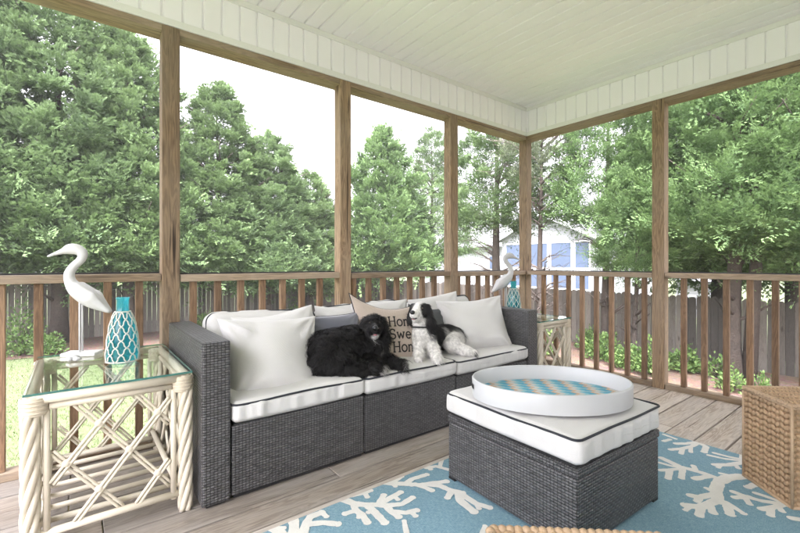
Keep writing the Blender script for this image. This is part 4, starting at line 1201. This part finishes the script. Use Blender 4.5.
def fence(label, p, q, h):
    t = thing('wooden_fence', label, 'fence', (p[0], p[1], GZ), 'grey picket privacy fences round the yard')
    p, q = Vector((*p, 0)), Vector((*q, 0)); d = (q - p); L = d.length; d.normalize(); nr = Vector((-d.y, d.x, 0))
    b = MB(); rg = random.Random(int(L * 10)); s = 0; w_ = .14
    while s < L:
        a = p + d * s + nr * rg.uniform(-.006, .006); c = a + d * (w_ - .008); th = nr * .018; z0 = GZ - .05; z1 = GZ + h + rg.uniform(-.025, .025)
        ear = .035
        out = [a + Vector((0, 0, z0)), c + Vector((0, 0, z0)), c + Vector((0, 0, z1 - ear)), c - d * ear + Vector((0, 0, z1)), a + d * ear + Vector((0, 0, z1)), a + Vector((0, 0, z1 - ear))]
        vs = out + [o_ + th for o_ in out]
        b.add(vs, [(0, 1, 2, 3, 4, 5)[::-1], (6, 7, 8, 9, 10, 11)] + [(i, (i + 1) % 6, 6 + (i + 1) % 6, 6 + i) for i in range(6)], 0, False, rg.random())
        s += w_
    b.build('picket_slats', 'fence', t, tint=True)
    for hh in (.3, h - .3):
        m = MB(); a = p - nr * .04; c = q - nr * .04
        vs = [a + Vector((0, 0, GZ + hh)), c + Vector((0, 0, GZ + hh)), c + Vector((0, 0, GZ + hh + .08)), a + Vector((0, 0, GZ + hh + .08))]
        vs += [v + nr * .036 for v in vs]
        m.add(vs, [(0, 1, 2, 3)[::-1], (4, 5, 6, 7), (0, 1, 5, 4), (2, 3, 7, 6)]); m.build('fence_rail', 'fence', t, tint=True)
fence('grey weathered picket fence behind the tall cypress row and the sofa', (7.7, 13.4), (-17, 13.4), 1.85)
fence('grey weathered picket fence behind the shrubs at the end of the yard', (7.72, -15), (7.72, 13.4), 1.52)

# --- trees
def nrm(a): return a / np.maximum(np.linalg.norm(a, axis=-1, keepdims=True), 1e-9)
def sprays(anchors, dirs, lens, rg, K=22, leaf=(.10, .20), wid=.034, spread=.75, tint_pl=None, side=3):
    """feathery plumes: anchors (P,3), dirs (P,3), lens (P,) -> V, F, tint"""
    Pn = len(anchors)
    s = np.linspace(.05, 1., K)[None, :] + rg.uniform(-.03, .03, (Pn, K))
    rnd = nrm(rg.normal(size=(Pn, K, 3)))
    # each plume is a loose flat fan whose face looks up and out
    dn = dirs[:, None, :]
    fan = nrm(np.cross(dirs, np.array([0, 0, 1.])) + rg.normal(size=(Pn, 3)) * .45)[:, None, :]
    fan = nrm(fan - dn * (fan * dn).sum(-1, keepdims=True))
    face = nrm(np.cross(dn, fan))
    sg = np.sign(rg.uniform(-1, 1, (Pn, K, 1)))
    lat = nrm(fan * sg + rnd * .30)
    wdt = np.sin(np.clip(s, 0, 1) * PI * .80 + .30)[..., None]
    droop = np.array([0, 0, -1.]) * (s[..., None] ** 2) * .14
    base = anchors[:, None, :] + (dn * s[..., None] + droop) * lens[:, None, None] + lat * wdt * lens[:, None, None] * .24 * rg.rand(Pn, K, 1)
    ax = nrm(dn * .85 + lat * spread * (1.15 - .75 * s[..., None]) + rnd * .12)
    V = []; Tn = []
    for j in range(side):
        inpl = nrm(np.cross(np.broadcast_to(face, ax.shape), ax))
        dj = ax if j == 0 else nrm(ax + inpl * (.75 if j == 1 else -.75) + rnd * .15)
        L = rg.uniform(*leaf, (Pn, K, 1)) * (1. if j == 0 else .70); Wd = wid * rg.uniform(.7, 1.3, (Pn, K, 1))
        sv = nrm(np.cross(dj, nrm(face + rg.normal(size=dj.shape) * .35))) * Wd * .5
        b0 = base + ax * L * (.25 * j)
        V.append(np.stack([b0, b0 + dj * L * .45 + sv, b0 + dj * L, b0 + dj * L * .45 - sv], 2))
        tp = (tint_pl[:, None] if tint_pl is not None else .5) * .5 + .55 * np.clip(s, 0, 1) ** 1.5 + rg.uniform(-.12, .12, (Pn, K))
        Tn.append(np.clip(tp, 0, 1))
    V = np.concatenate([v.reshape(-1, 3) for v in V]); Tn = np.concatenate([t_.ravel() for t_ in Tn])
    return V, np.arange(len(V)).reshape(-1, 4), Tn

CROWNS = {}
def crown_mesh(key, h, r, z0, seed, boughs, per, K=24, leaf=(.06, .115), wid=.021, gap=.0, power=.52, inner=250):
    """a crown of feathery boughs, rooted at the origin: every bough is a clump of upturned sprays"""
    if key in CROWNS: return CROWNS[key]
    rg = np.random.RandomState(seed)
    prof = lambda u: np.clip(u / .12 + .35, 0, 1) * np.clip(1 - u, 0, 1) ** power
    uu = []
    while len(uu) < boughs * 8:
        c = rg.rand(4000); k = rg.rand(4000) < prof(c) + .08; uu.extend(c[k].tolist())
    cand_u = np.array(uu[:boughs * 8]); cand_p = rg.uniform(0, 2 * PI, boughs * 8)
    pos = np.stack([r * prof(cand_u) * np.cos(cand_p), r * prof(cand_u) * np.sin(cand_p), z0 + (h - z0) * cand_u], 1)
    pick = [0]; dm = np.linalg.norm(pos - pos[0], axis=1)     # spread the boughs evenly, then jitter
    for _ in range(boughs - 1):
        j = int(np.argmax(dm * (.75 + .25 * rg.rand(len(dm))))); pick.append(j); dm = np.minimum(dm, np.linalg.norm(pos - pos[j], axis=1))
    u = cand_u[pick]; ph = cand_p[pick] + rg.normal(size=boughs) * .05
    rho = rg.uniform(.60, .98, boughs) * (1 + .14 * np.sin(3 * ph + 8 * u + seed))
    cx = r * prof(u) * rho
    C = np.stack([cx * np.cos(ph), cx * np.sin(ph), z0 + (h - z0) * u], 1)
    out = np.stack([np.cos(ph), np.sin(ph), .35 + u * .9], 1)
    br = rg.uniform(.42, .80, boughs) * (1 - .45 * u) * (r / 2.3) ** .5
    n = boughs * per; bi = np.repeat(np.arange(boughs), per)
    d = nrm(rg.normal(size=(n, 3)) * .85 + out[bi] * .9 + np.array([0, 0, .35]))
    an = C[bi] - out[bi] * (br[bi] * .25)[:, None] + d * (br[bi] * rg.uniform(.0, .55, n))[:, None]
    dr = nrm(d + np.array([0, 0, .30]) + rg.normal(size=(n, 3)) * .18)
    ln = br[bi] * rg.uniform(.7, 1.15, n)
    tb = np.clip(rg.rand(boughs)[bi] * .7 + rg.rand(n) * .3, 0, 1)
    # sparse sprays nearer the trunk
    ui = rg.rand(inner); pi_ = rg.uniform(0, 2 * PI, inner); ri = r * prof(ui) * rg.uniform(.1, .6, inner)
    an2 = np.stack([ri * np.cos(pi_), ri * np.sin(pi_), z0 + (h - z0) * ui * .95], 1)
    dr2 = nrm(np.stack([np.cos(pi_), np.sin(pi_), rg.uniform(0, .9, inner)], 1)); ln2 = rg.uniform(.4, .8, inner)
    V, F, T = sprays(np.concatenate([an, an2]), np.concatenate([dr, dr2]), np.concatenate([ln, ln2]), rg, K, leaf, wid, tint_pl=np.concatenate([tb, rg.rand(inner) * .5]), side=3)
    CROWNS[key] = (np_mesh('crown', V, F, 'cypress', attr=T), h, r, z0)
    return CROWNS[key]
VAR = {
    'tall': dict(h=10., r=2.6, z0=1.9, seed=31, boughs=250, per=19, K=22, leaf=(.07, .13), wid=.032, inner=500),
    'broad': dict(h=8.5, r=2.4, z0=1.8, seed=32, boughs=210, per=19, K=22, leaf=(.07, .13), wid=.032, inner=450),
    'low': dict(h=6., r=2.0, z0=1.3, seed=33, boughs=150, per=19, K=22, leaf=(.06, .12), wid=.029, inner=350),
    'skirt': dict(h=9.5, r=2.3, z0=2.45, seed=34, boughs=210, per=17, K=30, leaf=(.045, .085), wid=.016, inner=400),
    'bare': dict(h=8.6, r=2.0, z0=3.3, seed=35, boughs=185, per=17, K=26, leaf=(.045, .085), wid=.016, inner=120),
    'thin': dict(h=8.4, r=1.5, z0=4.4, seed=36, boughs=62, per=14, K=20, leaf=(.05, .09), wid=.018, inner=50),
}
def conifer(name, label, x, y, h, r, var, seed, mat='cypress', group='tall conifers planted along the yard fence', trunk=.17, limbs=16, twigs=0):
    t = thing(name, label, 'tree', (x, y, GZ), group)
    me, h0, r0, z00 = crown_mesh(var, **VAR[var])
    c = bpy.data.objects.new('crown', me); COL.objects.link(c); c.parent = t
    sxy = r / r0; sz = h / h0
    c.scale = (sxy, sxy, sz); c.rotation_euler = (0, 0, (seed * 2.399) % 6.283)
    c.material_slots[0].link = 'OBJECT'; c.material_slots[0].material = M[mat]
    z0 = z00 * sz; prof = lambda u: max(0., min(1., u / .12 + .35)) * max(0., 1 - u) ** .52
    b = MB(); rgp = random.Random(seed)
    pts = [(x + .05 * math.sin(f * 9 + seed), y + .05 * math.cos(f * 7 + seed), GZ - .1 + (h * .93 + .1) * f) for f in [i / 12 for i in range(13)]]
    b.tube(pts, [trunk * (1.35 if i == 0 else 1) * (1 - i / 12.6) for i in range(13)], 9); b.build('trunk', 'bark', t)
    for i in range(limbs):
        b = MB()
        f = rgp.uniform(.10, .8); a = rgp.uniform(0, 6.28); zz = GZ + h * f; L = r * rgp.uniform(.5, .85) * (prof(max(0., (h * f - z0) / (h - z0))) + .2)
        pp = [(x, y, zz)]; zc = zz
        for j in range(1, 5):
            zc += L * .12 + rgp.uniform(-.03, .1) * L; pp.append((x + math.cos(a) * L * j / 4, y + math.sin(a) * L * j / 4, zc)); a += rgp.uniform(-.15, .15)
        b.tube(pp, [.045 * trunk / .17, .036, .026, .016, .008], 6)
        for k in range(twigs):
            q = pp[rgp.randint(1, 4)]; aa = a + rgp.uniform(-1.2, 1.2); l2 = rgp.uniform(.3, .8)
            b.tube([q, (q[0] + math.cos(aa) * l2 * .5, q[1] + math.sin(aa) * l2 * .5, q[2] + rgp.uniform(-.05, .3) * l2), (q[0] + math.cos(aa) * l2, q[1] + math.sin(aa) * l2, q[2] + rgp.uniform(-.15, .55) * l2)], [.012, .008, .003], 4)
        b.build('limb', 'twig' if twigs else 'bark', t)
    return t
def yp(px, Y):  # x of photo column px on the line y = Y
    u = (px - 400) / F0; rx, ry = fw[0] + u * rt[0], fw[1] + u * rt[1]; d = (Y - CAM.y) / ry; return CAM.x + rx * d
def xp(px, X):
    u = (px - 400) / F0; rx, ry = fw[0] + u * rt[0], fw[1] + u * rt[1]; d = (X - CAM.x) / rx; return CAM.y + ry * d
LY = 12.5
row = [  # photo column, height, radius, crown variant, label, material
    (-95, 11.8, 3.1, 'tall', 'huge dense cypress at the lawn end of the row', 'cypress_blue'),
    (57, 10.9, 3.0, 'tall', 'tall dense cypress with a thick dark trunk behind the heron', 'cypress_blue'),
    (128, 9.2, 2.5, 'broad', 'broad cypress left of the first thick porch post', 'cypress'),
    (218, 8.5, 2.5, 'tall', 'pointed cypress just right of the first thick porch post', 'cypress'),
    (268, 6.9, 2.3, 'broad', 'lower rounded cypress above the large white pillow', 'cypress_blue'),
    (310, 5.8, 1.9, 'low', 'short cypress beside the second porch post', 'cypress'),
]
for i, (px, h, r_, v_, l, m_) in enumerate(row):
    Y = LY + (.3 if i % 2 else 0)
    conifer('cypress_tree', l, yp(px, Y), Y, h, r_, v_, 100 + i, m_, trunk=.22 if i == 1 else .17)
conifer('cypress_tree', 'feathery cypress between the second and third porch posts', yp(383, 12.3), 12.3, 8.1, 2.4, 'low', 120, 'cypress_bright')
conifer('cypress_tree', 'cypress with bare lower branches behind the third porch post', yp(432, 12.6), 12.6, 8.9, 2.2, 'skirt', 121, 'cypress', twigs=5, limbs=26)
# trees along the end fence
RXT = 6.9
conifer('cedar_tree', 'sparse cedar with bare grey twigs beside the corner post', 6.6, xp(497, 6.6), 8.4, 1.9, 'bare', 122, 'cypress', twigs=7, limbs=30)
conifer('cedar_tree', 'thin dull cedar whose bare trunk rises just past the corner post', 6.2, xp(541, 6.2), 8.0, 1.2, 'thin', 123, 'cedar_dull', twigs=7, limbs=30, trunk=.10)
conifer('cypress_tree', 'slim cypress with a reddish bare trunk in front of the white house', RXT, xp(607, RXT), 8.2, 1.6, 'bare', 124, 'cypress_bright', limbs=18, trunk=.11, twigs=2)
conifer('cypress_tree', 'wide bright cypress with a double trunk behind the end railing', RXT - .2, xp(735, RXT - .2), 9.6, 2.2, 'skirt', 125, 'cypress_bright', limbs=26, trunk=.16)
conifer('cypress_tree', 'dense cypress at the frame edge past the double trunk', RXT - .1, xp(850, RXT - .1), 9.4, 2.2, 'skirt', 126, 'cypress_bright')
conifer('cypress_tree', 'young bright cypress left of the tray side porch post', 6.5, xp(636, 6.5), 5.3, 1.15, 'bare', 131, 'cypress_bright', trunk=.07)
conifer('cypress_tree', 'shaded cypress filling the gap behind the double trunk', 9.6, xp(715, 9.6), 9.2, 2.4, 'broad', 127, 'cypress')
conifer('cypress_tree', 'far cypress over the fence corner behind the white house side', 9.9, xp(790, 9.9), 10.4, 2.7, 'tall', 128, 'cypress')
b = MB(); yb = xp(748, RXT - .2)
b.tube([(RXT - .15, yb, GZ - .1), (RXT - .1, yb - .1, 1.0), (RXT - .1, yb - .05, 4.)], [.13, .10, .06], 8)
tag(b.build('tree_trunk', 'bark'), 'second bare trunk standing beside the double trunked cypress', 'trunk')

# --- shrubs
def shrub(label, x, y, w_, h, seed, n=900, mat='shrub', leaf=(.05, .10)):
    rg = np.random.RandomState(seed); t = thing('shrub', label, 'shrub', (x, y, GZ), 'leafy shrubs in the mulch beds')
    d = nrm(rg.normal(size=(n, 3))); d[:, 2] = np.abs(d[:, 2])
    rho = rg.rand(n, 1) ** .4; lm = 1 + .3 * np.sin(d[:, :1] * 5 + seed) * np.cos(d[:, 1:2] * 4 + seed)
    p = d * rho * lm * np.array([w_, w_, h]) + np.array([x, y, GZ + .06])
    ld = nrm(d + rg.normal(size=(n, 3)) * .7 + np.array([0, 0, .3])); L = rg.uniform(*leaf, (n, 1))
    sv = nrm(np.cross(ld, rg.normal(size=(n, 3)))) * L * .28
    V = np.stack([p, p + ld * L * .5 + sv, p + ld * L, p + ld * L * .5 - sv], 1).reshape(-1, 3)
    link('foliage', np_mesh('foliage', V, np.arange(4 * n).reshape(-1, 4), mat, attr=rg.rand(n)), t)
    b = MB(); r2 = random.Random(seed)
    for i in range(9):
        a = r2.uniform(0, 6.28); k = r2.uniform(.4, .8)
        b.tube([(x, y, GZ - .02), (x + math.cos(a) * w_ * k * .5, y + math.sin(a) * w_ * k * .5, GZ + h * .45), (x + math.cos(a) * w_ * k, y + math.sin(a) * w_ * k, GZ + h * .85)], [.012, .008, .003], 5)
    b.build('stems', 'bark', t)
def sh(px, Y, w_, h, l, seed, n=900, **k): shrub(l, yp(px, Y), Y, w_, h, seed, n, **k)
def sx(px, X, w_, h, l, seed, n=900, **k): shrub(l, X, xp(px, X), w_, h, seed, n, **k)
sh(20, 11.3, .55, 1.15, 'tall leafy shrub in the mulch behind the heron table', 1, 1600)
sh(48, 11.0, .35, .5, 'low leafy shrub beside the tall shrub near the lawn', 2)
sh(205, 12.3, .4, .6, 'low shrub behind the sofa arm at the foot of the fence', 3)
sh(298, 12.4, .5, .95, 'round shrub at the fence seen over the large white pillow', 4)
sh(418, 12.6, .5, .7, 'shrub at the fence seen over the lettered pillow', 5)
sx(543, 5.4, .28, .95, 'upright shrub seen between the corner post and the far table', 6, 900)
sx(590, 6.9, .30, .55, 'bushy shrub at the fence left of the reddish trunk', 7)
sx(603, 6.2, .42, .55, 'wide shrub under the reddish trunk', 8, 1300)
sx(628, 5.8, .34, .42, 'low leafy shrub left of the tray side porch post', 9, 1100)
sx(650, 5.6, .32, .62, 'bright shrub directly behind the tray side porch post', 10, 1100)
sx(684, 6.4, .28, .45, 'small shrub at the fence just right of the tray side porch post', 11)
sx(717, 6.4, .25, .38, 'small sprouting shrub at the foot of the double trunk', 12, 260, leaf=(.055, .10))
sx(731, 5.5, .26, .32, 'low sprouting shrub in the mulch before the double trunk', 13, 260, leaf=(.055, .10))
sx(762, 5.7, .24, .32, 'low sprouting shrub behind the woven basket', 14, 240, leaf=(.055, .10))

# --- neighbours
def house():
    X = 20.; t = thing('house', 'white gabled house with blue glazed porch beyond the end fence', 'house', (X, 12, GZ))
    yl, yr = xp(502, X), xp(594, X)       # left and right edge of the gable wall
    ym = (yl + yr) / 2; ze, zp, zb = 2.6, 4.1, GZ - .05
    b = MB(); b.add([(X, yl, zb), (X, yr, zb), (X, yr, ze), (X, ym, zp), (X, yl, ze), (X + 9, yl, zb), (X + 9, yr, zb), (X + 9, yr, ze), (X + 9, ym, zp), (X + 9, yl, ze)],
                    [(0, 4, 3, 2, 1), (5, 6, 7, 8, 9), (0, 5, 9, 4), (1, 2, 7, 6)])
    for i in range(26):
        z = zb + .14 + i * .15
        if z > zp - .1: break
        hw = (yl - yr) / 2 * (1 if z < ze else (zp - z) / (zp - ze)) - .05
        b.box(X - .022, X - .001, ym - hw, ym + hw, z, z + .135)
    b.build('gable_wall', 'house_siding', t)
    rf = MB(); o = .35
    for s, ya in ((1, yl), (-1, yr)):
        dz = (zp - ze) / abs(yl - ym) * o
        v = [(X - .4, ym, zp + .03), (X + 9.2, ym, zp + .03), (X + 9.2, ya + s * o, ze - dz + .03), (X - .4, ya + s * o, ze - dz + .03)]
        v2 = [(p[0], p[1], p[2] + .16) for p in v]; rf.add(v + v2, [(0, 1, 2, 3), (7, 6, 5, 4), (0, 3, 7, 4), (2, 6, 7, 3) if False else (3, 2, 6, 7), (1, 5, 6, 2)])
    rfo = rf.build('roof', 'roof', t)
    e = MB()
    for s, ya in ((1, yl), (-1, yr)):
        dz = (zp - ze) / abs(yl - ym) * o
        e.add([(X - .42, ym, zp - .08), (X - .42, ym, zp + .2), (X - .42, ya + s * o, ze - dz + .2), (X - .42, ya + s * o, ze - dz - .08)], [(0, 1, 2, 3)])
    e.build('rake_board', 'siding', rfo)
    L = yl - yr
    for f0, f1 in ((.06, .26), (.30, .545), (.585, .79), (.83, .96)):
        a, c = yl - L * f0, yl - L * f1
        for zlo, zhi in ((.72, 2.25), (-.55, .52)):
            m = MB(); m.box(X - .045, X - .024, c, a, zlo, zhi); o_ = m.build('window', 'blue_screen', t)
            m = MB()
            for (p, q, r0, r1) in ((c - .06, a + .06, zhi, zhi + .08), (c - .06, a + .06, zlo - .08, zlo), (c - .08, c, zlo, zhi), (a, a + .08, zlo, zhi)): m.box(X - .07, X - .023, p, q, r0, r1)
            m.build('window_frame', 'white_paint', o_)
    # side wing with a higher roof behind
    X2 = X + 2.2; y2l, y2r = xp(425, X2), xp(545, X2)
    m = MB(); m.box(X2, X2 + 8, y2r, y2l, zb, 2.3)
    for i in range(22): m.box(X2 - .022, X2 - .001, y2r, y2l, zb + .1 + i * .15, zb + .235 + i * .15)
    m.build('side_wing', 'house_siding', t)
    m = MB(); m.box(X2 - .05, X2 - .024, xp(499, X2), xp(490, X2), .55, 1.5); w0 = m.build('window', 'blue_screen', t)
    m = MB()
    for (pa, pb, za, zb_) in ((488, 490, .5, 1.56), (499, 501, .5, 1.56)): m.box(X2 - .07, X2 - .023, xp(pb, X2), xp(pa, X2), za, zb_)
    m.build('window_frame', 'white_paint', w0)
    m = MB(); ya, yb_ = y2r - 7, y2l + .4
    m.add([(X2 - .5, ya, 2.25), (X2 - .5, yb_, 2.25), (X2 + 7, yb_, 6.2), (X2 + 7, ya, 6.2), (X2 - .5, ya, 2.42), (X2 - .5, yb_, 2.42), (X2 + 7, yb_, 6.37), (X2 + 7, ya, 6.37)], [(0, 1, 2, 3), (7, 6, 5, 4), (0, 4, 5, 1), (1, 5, 6, 2), (3, 2, 6, 7), (0, 3, 7, 4)])
    m.build('main_roof', 'roof', t)
house()
b = MB(); X = 17.; 
for (pa, pb, z0_, z1_) in ((676, 712, GZ, .25),): b.box(X, X + 4, xp(pb, X), xp(pa, X), z0_, z1_)
for i in range(9): b.box(X - .02, X - .001, xp(712, X), xp(676, X), GZ + .05 + i * .16, GZ + .19 + i * .16)
t = thing('garden_shed', 'low white shed with a pale roof beyond the end fence', 'shed', (X, xp(694, X), GZ))
b.build('wall', 'house_siding', t)
m = MB(); ya, yb_ = xp(715, X - .3), xp(673, X - .3)
m.add([(X - .3, ya, .24), (X - .3, yb_, .24), (X + 2, yb_, 1.0), (X + 2, ya, 1.0), (X + 4.3, yb_, .24), (X + 4.3, ya, .24)], [(0, 1, 2, 3), (3, 2, 4, 5)]); m.build('roof', 'roof', t)

# ------------------------------------------------------------------ added haze
def haze():  # added volume, stands in for the veil of the omitted insect screens
    g = G('screen_veil_haze')
    v = g.n('ShaderNodeVolumePrincipled', Color=(.95, .96, .94), Density=HAZE, Anisotropy=0.)
    g.t.links.new(v.outputs[0], g.out.inputs['Volume']); M['haze'] = g.m
    b = MB(); b.box(-72, 72, -72, 72, GZ - 1, 13.5)
    struct(b.build('haze', 'haze'), 'stuff', 'added pale haze standing in for the veil of the insect screens')
HAZE = .0012
haze()
